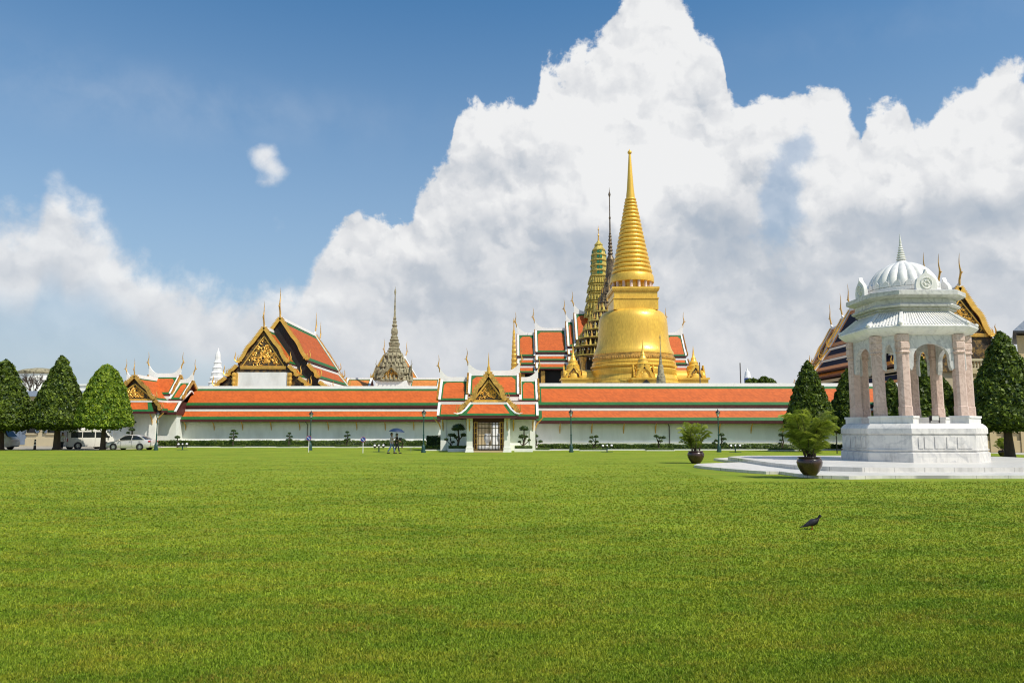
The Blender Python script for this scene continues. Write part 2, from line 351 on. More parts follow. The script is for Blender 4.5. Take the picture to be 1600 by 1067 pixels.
def lawn_color(N, tc):
    mid = (0.125, 0.200, 0.018)
    big = N.noise(N.v('MULTIPLY', tc, (0.30, 0.75, 1)), 0.55, 6, 0.68)
    c = N.mix(N.mr(big, 0.34, 0.66), (0.112, 0.200, 0.013), (0.240, 0.325, 0.028))
    med = N.noise(N.v('MULTIPLY', tc, (0.7, 1.3, 1)), 1.7, 5, 0.65)
    c = N.mix(N.mr(med, 0.44, 0.66, 0.0, 0.6), c, (0.31, 0.315, 0.030))
    brown = N.noise(N.v('MULTIPLY', tc, (0.8, 1.6, 1)), 1.1, 6, 0.75)
    brown = N.m('MULTIPLY', N.mr(brown, 0.48, 0.64, 0.0, 0.6), N.mr(N.noise(tc, 17.0, 3, 0.7), 0.40, 0.60))
    return N.mix(brown, c, (0.30, 0.20, 0.04))
lawn_mat()

# ------------------------------------------------------------------ mesh helpers
class MB:
    def __init__(s, M=None): s.v = []; s.f = []; s.mi = []; s.M = M or Matrix.Identity(4)
    def add(s, vs, fs, m=0):
        o = len(s.v); M = s.M
        s.v += [tuple(M @ Vector(p)) for p in vs]
        s.f += [tuple(i+o for i in f) for f in fs]; s.mi += [m]*len(fs)
    def box(s, x0, x1, y0, y1, z0, z1, m=0):
        s.add([(x0, y0, z0), (x1, y0, z0), (x1, y1, z0), (x0, y1, z0), (x0, y0, z1), (x1, y0, z1), (x1, y1, z1), (x0, y1, z1)],
              [(0, 3, 2, 1), (4, 5, 6, 7), (0, 1, 5, 4), (1, 2, 6, 5), (2, 3, 7, 6), (3, 0, 4, 7)], m)
    def frus(s, x0, x1, y0, y1, z0, z1, i, m=0):      # a box whose top is inset by i
        s.add([(x0, y0, z0), (x1, y0, z0), (x1, y1, z0), (x0, y1, z0), (x0+i, y0+i, z1), (x1-i, y0+i, z1), (x1-i, y1-i, z1), (x0+i, y1-i, z1)],
              [(0, 3, 2, 1), (4, 5, 6, 7), (0, 1, 5, 4), (1, 2, 6, 5), (2, 3, 7, 6), (3, 0, 4, 7)], m)
    def hexa(s, p, m=0):                              # eight corners, bottom four then top four
        s.add(p, [(0, 3, 2, 1), (4, 5, 6, 7), (0, 1, 5, 4), (1, 2, 6, 5), (2, 3, 7, 6), (3, 0, 4, 7)], m)
    def bar(s, a, b, w, h, m=0):                      # a square bar from a to b
        a = Vector(a); b = Vector(b); d = (b-a).normalized()
        up = Vector((0, 0, 1)) if abs(d.z) < .95 else Vector((0, 1, 0))
        r = d.cross(up).normalized()*w/2; u = r.cross(d).normalized()*h/2
        s.hexa([a-r-u, a+r-u, a+r+u, a-r+u, b-r-u, b+r-u, b+r+u, b-r+u], m)
    def ext(s, pts, y0, y1, m=0, ax='y'):             # an outline extruded along an axis
        n = len(pts)
        if ax == 'y': vs = [(a, y0, b) for a, b in pts]+[(a, y1, b) for a, b in pts]
        elif ax == 'x': vs = [(y0, a, b) for a, b in pts]+[(y1, a, b) for a, b in pts]
        else: vs = [(a, b, y0) for a, b in pts]+[(a, b, y1) for a, b in pts]
        s.add(vs, [tuple(range(n)), tuple(range(2*n-1, n-1, -1))]+[(i, i+n, (i+1) % n+n, (i+1) % n) for i in range(n)], m)
    def lathe(s, prof, n=24, c=(0, 0), shape=None, m=0, cap=True, a0=0.0):
        vs = []
        for r, z in prof:
            for k in range(n):
                t = a0+2*PI*k/n; q = shape(t) if shape else 1.0
                vs.append((c[0]+r*q*math.cos(t), c[1]+r*q*math.sin(t), z))
        fs = []
        for i in range(len(prof)-1):
            for k in range(n):
                k2 = (k+1) % n
                fs.append((i*n+k, i*n+k2, (i+1)*n+k2, (i+1)*n+k))
        if cap:
            fs.append(tuple(range(n-1, -1, -1))); fs.append(tuple((len(prof)-1)*n+k for k in range(n)))
        s.add(vs, fs, m)
    def tube(s, pts, rad, n=6, m=0, flat=1.0):
        pts = [Vector(p) for p in pts]; L = len(pts)
        if not hasattr(rad, '__len__'): rad = [rad]*L
        vs = []; prev = None
        for i, p in enumerate(pts):
            d = (pts[min(i+1, L-1)]-pts[max(i-1, 0)]).normalized()
            r = d.cross(prev if prev is not None else (Vector((0, 0, 1)) if abs(d.z) < .9 else Vector((0, 1, 0))))
            if r.length < 1e-5: r = d.orthogonal()
            r.normalize(); u = r.cross(d).normalized(); prev = u if prev is None else u
            prev = u
            r2 = d.cross(u).normalized()
            for k in range(n):
                t = 2*PI*k/n
                vs.append(p+r2*math.cos(t)*rad[i]+u*math.sin(t)*rad[i]*flat)
        fs = [(i*n+k, i*n+(k+1) % n, (i+1)*n+(k+1) % n, (i+1)*n+k) for i in range(L-1) for k in range(n)]
        fs += [tuple(range(n-1, -1, -1)), tuple((L-1)*n+k for k in range(n))]
        s.add(vs, fs, m)
    def ball(s, c, r, n=10, m=0):
        if not hasattr(r, '__len__'): r = (r, r, r)
        vs = []; h = n//2
        for i in range(h+1):
            a = -PI/2+PI*i/h
            for k in range(n):
                t = 2*PI*k/n
                vs.append((c[0]+r[0]*math.cos(a)*math.cos(t), c[1]+r[1]*math.cos(a)*math.sin(t), c[2]+r[2]*math.sin(a)))
        s.add(vs, [(i*n+k, i*n+(k+1) % n, (i+1)*n+(k+1) % n, (i+1)*n+k) for i in range(h) for k in range(n)], m)
    def panel(s, A, B, C, D, bt=0.3, bl=0.3, br=0.3, bb=0.3, th=0.12, m=0, mb=1, mu=2, cut=0.0):
        """a tiled roof slope: field m, border mb, underside mu; A top left, B top right, C bottom right, D bottom left"""
        A, B, C, D = map(Vector, (A, B, C, D))
        w = ((B-A).length+(C-D).length)/2; h = ((D-A).length+(C-B).length)/2
        us = [0, min(.45, bl/w), 1-min(.45, br/w), 1]; vs_ = [0, min(.45, bt/h), 1-min(.45, bb/h), 1]
        P = lambda u, v: A.lerp(B, u).lerp(D.lerp(C, u), v)
        nrm = (B-A).cross(D-A)
        if nrm.length < 1e-9: nrm = (C-D).cross(D-A)
        nrm.normalize()
        if nrm.z < 0: nrm = -nrm
        g = [P(u, v) for v in vs_ for u in us]
        fs = []; ms = []
        for j in range(3):
            for i in range(3):
                q = (j*4+i, j*4+i+1, (j+1)*4+i+1, (j+1)*4+i)
                s.add([g[k] for k in q], [(0, 1, 2, 3)], m if (i == 1 and j == 1) else mb)
        lo = [p-nrm*th for p in (A, B, C, D)]
        s.add([A, B, C, D]+lo, [(4, 5, 6, 7), (0, 1, 5, 4), (1, 2, 6, 5), (2, 3, 7, 6), (3, 0, 4, 7)], mu)
        if cut > 0:          # the border's cut corners under the ridge
            for (u0, u1) in ((us[1], us[1]+(us[2]-us[1])*min(.45, cut/w)), (us[2], us[2]-(us[2]-us[1])*min(.45, cut/w))):
                v0 = vs_[1]; v1 = vs_[1]+cut/h
                s.add([P(u0, v0)+nrm*.006, P(u1, v0)+nrm*.006, P(u0, v1)+nrm*.006], [(0, 1, 2)], mb)
    def build(s, name, mats, parent=None, smooth=35, loc=None):
        if isinstance(mats, str): mats = [mats]
        me = bpy.data.meshes.new(name); me.from_pydata(s.v, [], s.f); me.update()
        for m in mats: me.materials.append(MATS[m])
        if len(mats) > 1: me.polygons.foreach_set('material_index', s.mi)
        if smooth:
            me.polygons.foreach_set('use_smooth', [True]*len(me.polygons))
            try: me.set_sharp_from_angle(angle=R(smooth))
            except Exception: pass
        o = bpy.data.objects.new(name, me); COL.objects.link(o)
        if parent: o.parent = parent
        if loc: o.location = loc
        return o

def tag(o, label=None, cat=None, group=None, kind=None):
    if label: o['label'] = label
    if cat: o['category'] = cat
    if group: o['group'] = group
    if kind: o['kind'] = kind
    return o
def thing(name, label, cat, loc=(0, 0, 0), rz=0.0, group=None):
    o = bpy.data.objects.new(name, None); COL.objects.link(o); o.empty_display_size = 0.3
    o.location = loc; o.rotation_euler = (0, 0, rz)
    return tag(o, label, cat, group)
def dup(root, loc, rz=0.0, label=None, scale=None, group=None):
    r = root.copy(); COL.objects.link(r); r.location = loc; r.rotation_euler = (0, 0, rz)
    if scale: r.scale = scale if hasattr(scale, '__len__') else (scale,)*3
    if label: r['label'] = label
    if group: r['group'] = group
    for ch in list(root.children):
        c = ch.copy(); COL.objects.link(c); c.parent = r
        for g in ch.children:
            d = g.copy(); COL.objects.link(d); d.parent = c
    return r

nr = np.random.default_rng(11)
def np_mesh(name, V, F, mats, parent=None, tint=None, mi=None, loc=None, smooth=False):
    """V (n,3); F (m,4) or (m,3)"""
    me = bpy.data.meshes.new(name)
    k = F.shape[1]
    me.vertices.add(len(V)); me.vertices.foreach_set('co', V.astype(np.float32).ravel())
    me.loops.add(F.size); me.loops.foreach_set('vertex_index', F.astype(np.int32).ravel())
    me.polygons.add(len(F)); me.polygons.foreach_set('loop_start', np.arange(0, F.size, k, dtype=np.int32))
    me.polygons.foreach_set('loop_total', np.full(len(F), k, dtype=np.int32))
    for m in ([mats] if isinstance(mats, str) else mats): me.materials.append(MATS[m])
    if mi is not None: me.polygons.foreach_set('material_index', mi.astype(np.int32))
    if tint is not None:
        a = me.attributes.new('tint', 'FLOAT', 'POINT'); a.data.foreach_set('value', tint.astype(np.float32))
    if smooth: me.polygons.foreach_set('use_smooth', np.ones(len(F), dtype=bool))
    me.update(calc_edges=True); me.validate()
    o = bpy.data.objects.new(name, me); COL.objects.link(o)
    if parent: o.parent = parent
    if loc is not None: o.location = loc
    return o
def leaf_quads(P, N, size, tint, flat=0.5):
    """leaf-sized diamonds at P, roughly facing N"""
    n = len(P)
    rv = nr.normal(size=(n, 3)); nn = N*flat*2+rv*0.9
    nn /= np.linalg.norm(nn, axis=1, keepdims=True)
    t = np.cross(nn, nr.normal(size=(n, 3))); t /= np.linalg.norm(t, axis=1, keepdims=True)
    b = np.cross(nn, t)
    s = (size*nr.uniform(0.65, 1.35, n))[:, None]
    V = np.stack([P-t*s, P+b*s*0.55, P+t*s, P-b*s*0.55], 1).reshape(-1, 3)
    return V, np.arange(4*n).reshape(n, 4), np.repeat(tint, 4)
def merge_np(parts):
    V = []; Fs = []; T = []; o = 0
    for v, f, t in parts:
        V.append(v); Fs.append(f+o); T.append(t); o += len(v)
    return np.concatenate(V), np.concatenate(Fs), np.concatenate(T)
def core_lathe(prof, n=20, tint=0.0, lump=None):
    V = []
    for i, (r, z) in enumerate(prof):
        for k in range(n):
            t = 2*PI*k/n; V.append((r*math.cos(t), r*math.sin(t), z))
    Fc = [(i*n+k, i*n+(k+1) % n, (i+1)*n+(k+1) % n, (i+1)*n+k) for i in range(len(prof)-1) for k in range(n)]
    return np.array(V), np.array(Fc), np.full(len(V), tint)

# ------------------------------------------------------------------ Thai roofs
def smooth_pts(p, n):
    out = []; L = len(p)
    for i in range(L-1):
        p0, p1, p2, p3 = p[max(i-1, 0)], p[i], p[i+1], p[min(i+2, L-1)]
        for j in range(n):
            t = j/n
            out.append(tuple(.5*((2*b)+(c-a)*t+(2*a-5*b+4*c-d)*t*t+(3*b-a-3*c+d)*t**3) for a, b, c, d in zip(p0, p1, p2, p3)))
    return out+[p[-1]]
def chofa_mb(mb, base, dirx, h, fat=1.0):
    """horn finial: root, swelling beak and thin upright tip; dirx = outward (+1/-1) along local u"""
    pr = [(0, -.06, .044), (.01, .10, .044), (.06, .22, .042), (.10, .32, .044), (.10, .42, .036), (.07, .55, .027), (.055, .68, .020), (.07, .84, .013), (.11, 1.0, .003)]
    pr = smooth_pts(pr, 3)
    mb.tube([(base[0]+dirx*a*h, base[1], base[2]+b*h) for a, b, c in pr], [c*h*fat for a, b, c in pr], 6, flat=0.7)
    mb.tube([(base[0]+dirx*.10*h, base[1], base[2]+.30*h), (base[0]+dirx*.20*h, base[1], base[2]+.34*h), (base[0]+dirx*.24*h, base[1], base[2]+.30*h)],
            [.028*h*fat, .018*h*fat, .003*h], 5)
def barge_mb(mb, xe, dirx, s, p0, p1, w, th=0.16, tooth=0.16, wave=0.12, n=26, horn=0.7):
    """serpent bargeboard down one gable edge, teeth along its top, a rising head at its foot"""
    a = Vector((s*p0[0], p0[1])); b = Vector((s*p1[0], p1[1])); d = (b-a); L = d.length; d.normalize()
    nv = Vector((-d.y, d.x));
    if nv.y < 0: nv = -nv
    n = max(8, int(L/0.22)) if n is None else n
    rows = []
    for i in range(2*n+1):
        t = i/(2*n); c = a+(b-a)*t
        wv = wave*math.sin((t-.45)/.55*2*PI) if t > .45 else 0.0
        c = c+nv*wv
        tt = tooth if i % 2 else 0.0
        rows.append((c+nv*(w/2+tt)+d*(tt*.3), c-nv*w/2))
    vs = []
    for u, l in rows:
        vs += [(xe, u.x, u.y), (xe, l.x, l.y), (xe+dirx*th, u.x, u.y), (xe+dirx*th, l.x, l.y)]
    fs = []
    for i in range(len(rows)-1):
        k = 4*i; j = k+4
        fs += [(k, j, j+1, k+1), (k+2, k+3, j+3, j+2), (k, k+2, j+2, j), (k+1, j+1, j+3, k+3)]
    fs += [(0, 1, 3, 2), (len(vs)-4, len(vs)-2, len(vs)-1, len(vs)-3)]
    mb.add(vs, fs, 0)
    if horn > 0:
        h = horn; e = b
        pr = [(-.15, -.05, .10), (.12, .02, .11), (.30, .22, .09), (.30, .50, .07), (.22, .75, .05), (.28, 1.0, .008)]
        mb.tube([(xe+dirx*th/2, e.x+s*q[0]*h, e.y+q[1]*h) for q in pr], [q[2]*h for q in pr], 6, flat=.7)
        mb.tube([(xe+dirx*th/2, e.x+s*q[0]*h-s*.25*h, e.y+q[1]*h*.6+.12*h) for q in pr], [q[2]*h*.7 for q in pr], 5, flat=.7)
def curls(mb, tri, dirx, xe, n, size, seed=1):
    """carved scrollwork inside a triangle (apex, left foot, right foot) in the (d, z) plane"""
    rr = random.Random(seed); ap, lf, rf = tri
    for i in range(n):
        for _ in range(20):
            a, b = rr.random(), rr.random()
            if a+b > 1: a, b = 1-a, 1-b
            d = ap[0]+(lf[0]-ap[0])*a+(rf[0]-ap[0])*b; z = ap[1]+(lf[1]-ap[1])*a+(rf[1]-ap[1])*b
            if a+b < .93 and min(a, b) > .05: break
        sg = 1 if d > 0 else -1; r0 = size*rr.uniform(.6, 1.25); ph = rr.uniform(0, 2*PI)
        pts = []
        for k in range(9):
            t = k/8; an = ph+sg*t*4.6; r = r0*(1-.72*t)
            pts.append((xe+dirx*(.03+.02*t), d+r*math.cos(an), z+r*math.sin(an)))
        mb.tube(pts, [r0*.20*(1-.5*k/8) for k in range(9)], 4)

def roof(root, M, x0, x1, tiers, fm='tile_orange', bm='tile_green', b=0.45, we=0.22, ridge=True, hr=0.28, sw=(0.8, 0.8), lsw=1.2,
         ch=(1.6, 1.6), barge=(None, None), ped=(None, None), wr=0.16, core='red_wood', sides=(1, -1), cut=0.5, edge=True,
         bands=True, bside=None, tierx=None, finmat='old_gold', wband=0.16, seed=3):
    mb = MB(M); bs = b if bside is None else bside
    for i, (d0, z0, d1, z1) in enumerate(tiers):
        xa, xb = (x0, x1) if tierx is None else (x0-tierx*i, x1+tierx*i)
        for s in sides:
            mb.panel((xa, s*d0, z0), (xb, s*d0, z0), (xb, s*d1, z1), (xa, s*d1, z1), b if i == 0 else .02, bs, bs, b*.8, cut=cut if i == 0 else 0)
            dn = Vector((0, s*(d1-d0), z1-z0)).normalized(); nn = Vector((0, s*abs(dn.z), abs(dn.y)))*0.05
            if edge and we > 0:
                for xx in (xa+we/2, xb-we/2):
                    mb.bar(Vector((xx, s*d0, z0))+nn, Vector((xx, s*d1, z1))+nn, we, .14, 3)
            ya, yb = sorted((s*(d1-.14), s*(d1+.02)))
            mb.box(xa, xb, ya, yb, z1-.26, z1-.03, 2)
            if i and bands:
                ya, yb = sorted((s*(d0-.10), s*(d0+.07)))
                mb.box(xa+.01, xb-.01, ya, yb, z0-.04, z0+wband, 3)
    mb.build('roof', [fm, bm, 'red_wood', 'trim_white'], root, smooth=0)
    if core:
        cb = MB(M); ins = .25
        t0 = tiers[0]; prof = [(0, t0[1]-.18)]
        for t in tiers: prof += [(t[2]-.16, t[3]-.14)] if t is tiers[0] else [(t[0]-.14, t[1]-.1), (t[2]-.2, t[3]-.16)]
        zl = tiers[-1][3]-.3; prof += [(prof[-1][0]-.02, zl)]
        cb.ext([(-a, z) for a, z in reversed(prof[1:])]+prof, x0+ins, x1-ins, 0, 'x')
        cb.build('roof_frame', core, root, smooth=0)
    zr = tiers[0][1]
    if ridge:
        rb = MB(M); top = []; N_ = 12
        for k in range(N_+1):
            t = k/N_*lsw; top.append((x0-.08+t, zr+hr+sw[0]*(1-t/lsw)**2.2))
        for k in range(N_, -1, -1):
            t = k/N_*lsw; top.append((x1+.08-t, zr+hr+sw[1]*(1-t/lsw)**2.2))
        # built as columns so the cap stays made of clean quads
        for (xa, za), (xb, zb) in zip(top[:-1], top[1:]):
            rb.hexa([(xa, -wr, zr-.12), (xb, -wr, zr-.12), (xb, wr, zr-.12), (xa, wr, zr-.12), (xa, -wr*.7, za), (xb, -wr*.7, zb), (xb, wr*.7, zb), (xa, wr*.7, za)])
        rb.build('ridge_cap', 'trim_white', root, smooth=0)
    for e, (xe, dx) in enumerate(((x0, -1), (x1, 1))):
        if ch[e]:
            cb = MB(M); chofa_mb(cb, (xe+dx*.1, 0, zr+hr+sw[e]*.85-.1), dx, ch[e]); cb.build('finial', finmat, root)
        if barge[e]:
            w, tooth, horn, mt = barge[e]
            bb = MB(M)
            for s in (1, -1):
                for i, (d0, z0, d1, z1) in enumerate(tiers):
                    barge_mb(bb, xe+dx*.02, dx, s, (d0, z0+.1), (d1, z1+.05), w, tooth=tooth, horn=horn, wave=w*.28, n=None)
            bb.build('bargeboard', mt, root, smooth=30)
        if ped[e]:
            hw, zt, zb, nc = ped[e]
            pb = MB(M); xx = xe-dx*.22
            pb.ext([(-hw, zb), (hw, zb), (0, zt)], *(sorted((xx, xx-dx*.2))), 1, 'x')
            curls(pb, ((0, zt), (-hw, zb), (hw, zb)), dx, xx, nc, hw*.105, seed)
            pb.bar((xx+dx*.06, -hw, zb), (xx+dx*.06, 0, zt), .14, .14, 0); pb.bar((xx+dx*.06, hw, zb), (xx+dx*.06, 0, zt), .14, .14, 0)
            xa, xb = sorted((xx-dx*.1, xx+dx*.16))
            pb.box(xa, xb, -hw-.25, hw+.25, zb-.42, zb-.02, 0); pb.box(xa-.05, xb+.05, -hw-.3, hw+.3, zb-.2, zb-.1, 0)
            pb.build('pediment', ['gold', 'carved_back'], root)
ID = Matrix.Identity(4)
def sub(x, y, ang):                  # a sub-frame in a building: u runs along angle ang
    return Matrix.Translation((x, y, 0)) @ Matrix.Rotation(ang, 4, 'Z')
def bracket_mb(h=1.3, out=.55, w=.12):
    mb = MB()
    mb.tube([(0, 0, -h), (0, -.06, -h*.75), (0, -out*.28, -h*.45), (0, -out*.7, -h*.2), (0, -out, 0)], [.03, w*.6, w*.7, w*.5, w*.4], 5)
    return mb

# ------------------------------------------------------------------ the two long galleries
def gallery(label, xa, xb, Y, rows, sp, first, pipes):
    rt = thing('gallery', label, 'gallery', ((xa+xb)/2, Y, 0), 0, 'long galleries either side of the gate'); x0, x1 = xa-rt.location.x, xb-rt.location.x
    rt_, ub, st, sb = rows
    zr, zu, zs, ze = Z(rt_, Y+2.4), Z(ub, Y+.15), Z(st, Y+.05), Z(sb, Y-.9)
    w = MB(); w.box(x0, x1, 0, .5, 0, ze+.6); w.box(x0, x1, 4.3, 4.8, 0, ze+.6); w.build('wall', 'plaster', rt)
    p = MB(); p.box(x0, x1, -.10, -.002, 0, .62); p.box(x0, x1, -.14, -.002, 0.62, .70); p.build('plinth', 'plaster_white', rt)
    roof(rt, sub(0, 2.4, 0), x0, x1, [(0, zr, 2.25, zu), (2.35, zs, 3.3, ze)], b=.56, we=.0, edge=False, hr=.22, sw=(0, 0), ch=(None, None), cut=0, core='red_wood', wband=.2)
    proto = None; x = first
    while x < xb-.5:
        if proto is None:
            proto = bracket_mb(1.15, .8, .10).build('bracket', 'old_gold', rt); o = proto
        else: o = proto.copy(); COL.objects.link(o)
        o.location = (x-rt.location.x, -.01, ze-.12); x += sp
    for px in pipes:
        q = MB(); xx = X(px, Y)-rt.location.x
        q.tube([(xx-.25, -.9, ze-.15), (xx-.2, -.5, ze-.25), (xx, -.16, ze-.6), (xx, -.16, .1)], .055, 6); q.build('downpipe', 'pipe', rt)
    return rt
YL, YR = 90.0, 77.0
gallery('long white gallery wall under an orange and green tiled roof, left of the gate', X(262, YL), X(697, YL), YL, (606, 633, 642, 655), 3.32, X(289, YL), [480])
gallery('long white gallery wall under an orange and green tiled roof, right of the gate', X(838, YR), X(1500, YR), YR, (602, 632.5, 641, 657), 3.17, X(875, YR), [1046])

# ------------------------------------------------------------------ gate house
def gate_house(rt, wl, wr_, tl, tr, closed=False, seed=3):
    """front is local -y; origin on the ground below the main ridge, 74 m off for the gate in the middle"""
    z = lambda py, dy: Z(py, 74+dy)
    zr, zb = z(585, 0), z(616, -1.9)
    roof(rt, ID, -tl, tr, [(0, zr, 1.9, zb)], b=.36, hr=.36, sw=(.8, .8), lsw=1.35, ch=(1.65, 1.65), cut=.4,
         barge=((.2, .12, .0, 'old_gold'), (.2, .12, .0, 'old_gold')), wr=.14)
    zr2, zb2 = z(594, 0), z(625, -2.3); zs, ze = z(631, -2.35), z(650, -3.5)
    for (a, b_, c) in ((-wl, -tl, 0), (tr, wr_, 1)):
        roof(rt, ID, a, b_, [(0, zr2, 2.3, zb2)], b=.36, hr=.30, sw=(.8, 0) if c == 0 else (0, .8), lsw=1.2,
             ch=(1.6, None) if c == 0 else (None, 1.6), cut=.35, core='red_wood',
             barge=((.2, .12, .55, 'old_gold'), None) if c == 0 else (None, (.2, .12, .55, 'old_gold')), wr=.14)
    lb = MB(); lb.box(-tl-.1, tr+.1, -2.05, 2.05, zb-.62, zb-.25); lb.build('upper_wall', 'trim_white', rt)
    roof(rt, ID, -wl, wr_, [(0, zs+1.2, 2.3, zs+.02), (2.34, zs, 3.5, ze)], b=.33, hr=.2, ridge=False, ch=(None, None), cut=0, core='red_wood', wband=.2)
    # walls
    w = MB()
    for (a, b_) in ((-wl+.45, -1.55), (1.55, wr_-.45)):
        w.box(a, b_, -2.5, 2.5, 0, ze+.25); w.box(a-.03, b_+.03, -2.56, 2.56, 0, .62)
    w.box(-1.6, 1.6, 2.2, 2.5, 2.6, ze+.25); w.build('wall', 'plaster', rt)
    for xx in (-wl+.28, wr_-.78):
        co = MB(); co.box(xx, xx+.5, -2.62, -2.1, 0, ze+.2); co.build('corner_post', 'plaster_white', rt)
    for xx, yy, rz in ((-wl+.5, -2.62, 0), (wr_-.5, -2.62, 0), (-wl+.3, -2.4, -PI/2), (wr_-.3, -2.4, PI/2), (-2.15, -2.55, 0), (2.15, -2.55, 0)):
        bk = bracket_mb(1.25, .75, .11).build('bracket', 'old_gold', rt); bk.location = (xx, yy, ze-.1); bk.rotation_euler = (0, 0, rz)
    # porch
    f = -7.8
    zp, zq = z(584, f), z(626, f); zs2, ze2 = z(628, f), z(645, f)
    roof(rt, sub(0, 0, -PI/2), .2, -f, [(0, zp, 1.55, zq), (1.6, zs2, 2.55, ze2)], b=.3, hr=.25, sw=(0, .0), ch=(None, None), cut=0,
         barge=(None, (.34, .16, .75, 'old_gold')), ped=(None, (1.25, zp-.55, zq+.1, 70)), core='carved_back', seed=seed, we=.16)
    fb = MB(sub(0, 0, -PI/2))
    zt = zp+.1
    for (u, hh) in ((-f+.05, 1.75), (-f-.25, 1.45)):
        fb.lathe([(.16, zt-.15), (.20, zt+.05), (.13, zt+.2), (.15, zt+.35), (.07, zt+.6), (.045, zt+hh*.65), (.006, zt+hh)], 8, c=(u, 0))
    fb.build('finial', 'gold', rt)
    pr = MB(); zt2, zb3 = z(631, f-.1), z(649, f-1.1)
    pr.panel((-1.55, f-.12, zt2), (1.55, f-.12, zt2), (2.45, f-1.15, zb3), (-2.45, f-1.15, zb3), .02, .42, .42, .3)
    pr.panel((-1.6, f+.2, zt2), (-1.55, f-.12, zt2), (-2.45, f-1.15, zb3), (-2.6, f+.9, zb3), .1, .2, .2, .2); pr.panel((1.55, f-.12, zt2), (1.6, f+.2, zt2), (2.6, f+.9, zb3), (2.45, f-1.15, zb3), .1, .2, .2, .2)
    pr.box(-1.6, 1.6, f-.2, f+.1, zt2-.03, zt2+.14, 3); pr.box(-2.5, 2.5, f-1.2, f-.95, zb3-.24, zb3-.04, 2)
    for s in (-1, 1):
        pr.tube([(s*1.55, f-.14, zt2+.06), (s*1.95, f-.6, zt2-.5), (s*2.3, f-1.0, zb3+.2), (s*2.62, f-1.25, zb3+.12), (s*2.9, f-1.35, zb3+.22)], [.09, .09, .09, .07, .02], 6, 3)
    pr.box(-2.3, 2.3, f-.9, -3.2, zb3-.22, zb3-.06, 2)
    pr.build('porch_roof', ['tile_orange', 'tile_green', 'red_wood', 'trim_white'], rt, smooth=0)
    zc = zb3-.2
    for s in (-1, 1):
        c = MB()
        c.box(s*1.6-.25, s*1.6+.25, f-.3, f+.3, .35, zc); c.box(s*1.6-.31, s*1.6+.31, f-.36, f+.36, .12, .42); c.box(s*1.6-.36, s*1.6+.36, f-.42, f+.42, 0, .12)
        c.build('column', 'plaster_white', rt)
        bk = bracket_mb(1.1, .5, .09).build('bracket', 'old_gold', rt); bk.location = (s*1.6, f-.31, zc); bk.rotation_euler = (0, 0, s*.0)
        sw_ = MB(); sw_.box(s*1.6-.12, s*1.6+.12, f+.3, -2.5, 0, zc); sw_.build('side_wall', 'plaster', rt)
    st = MB(); st.box(-1.23, 1.23, f-.40, -2.6, 0, .14); st.box(-1.22, 1.22, f-.65, f-.40, 0, .07); st.build('threshold', 'plaster_ochre', rt)
    if not closed:
        lin = MB(); lin.box(-1.35, 1.35, f+.5, f+.6, zc-.35, zc, 0); lin.build('lintel', 'red_wood', rt)
        for s in (-1, 1):
            dr = MB(sub(s*1.3, f+.55, 0))
            w_ = -s*.36
            dr.box(*sorted((0, w_)), -.04, .04, .15, zc-.36, 1)
            dr.box(*sorted((w_*.12, w_*.32)), -.07, .05, .17, zc-.4, 0); dr.box(*sorted((w_*.72, w_*.95)), -.07, .05, .17, zc-.4, 0)
            for k in range(6): dr.box(*sorted((0, w_)), -.065, .05, .2+k*.46, .27+k*.46, 0)
            dr.build('door_jamb', ['old_gold', 'red_wood'], rt)
            gl = MB()
            for k in range(4): gl.box(*sorted((s*(.02+k*.27), s*(.02+k*.27)+s*.06)), f+.60, f+.64, .16, zc-.36)
            for zz in (.2, .55, 1.3, 2.0, 2.35, 2.75): gl.box(*sorted((s*.0, s*.94)), f+.59, f+.65, zz, zz+.07)
            gl.build('gate_leaf', 'dark_bronze', rt)
    return zc
g = thing('gate_house', 'central gate house with a gold pediment over an open doorway in the white wall', 'gate house', (X(767, 74), 74, 0), 0)
gate_house(g, 4.85, 4.45, 2.12, 2.7)
cg = thing('gate_house', 'smaller corner gate house with gold pediment, at left end of the gallery', 'gate house', (X(243, 90), 91, 0), 0)
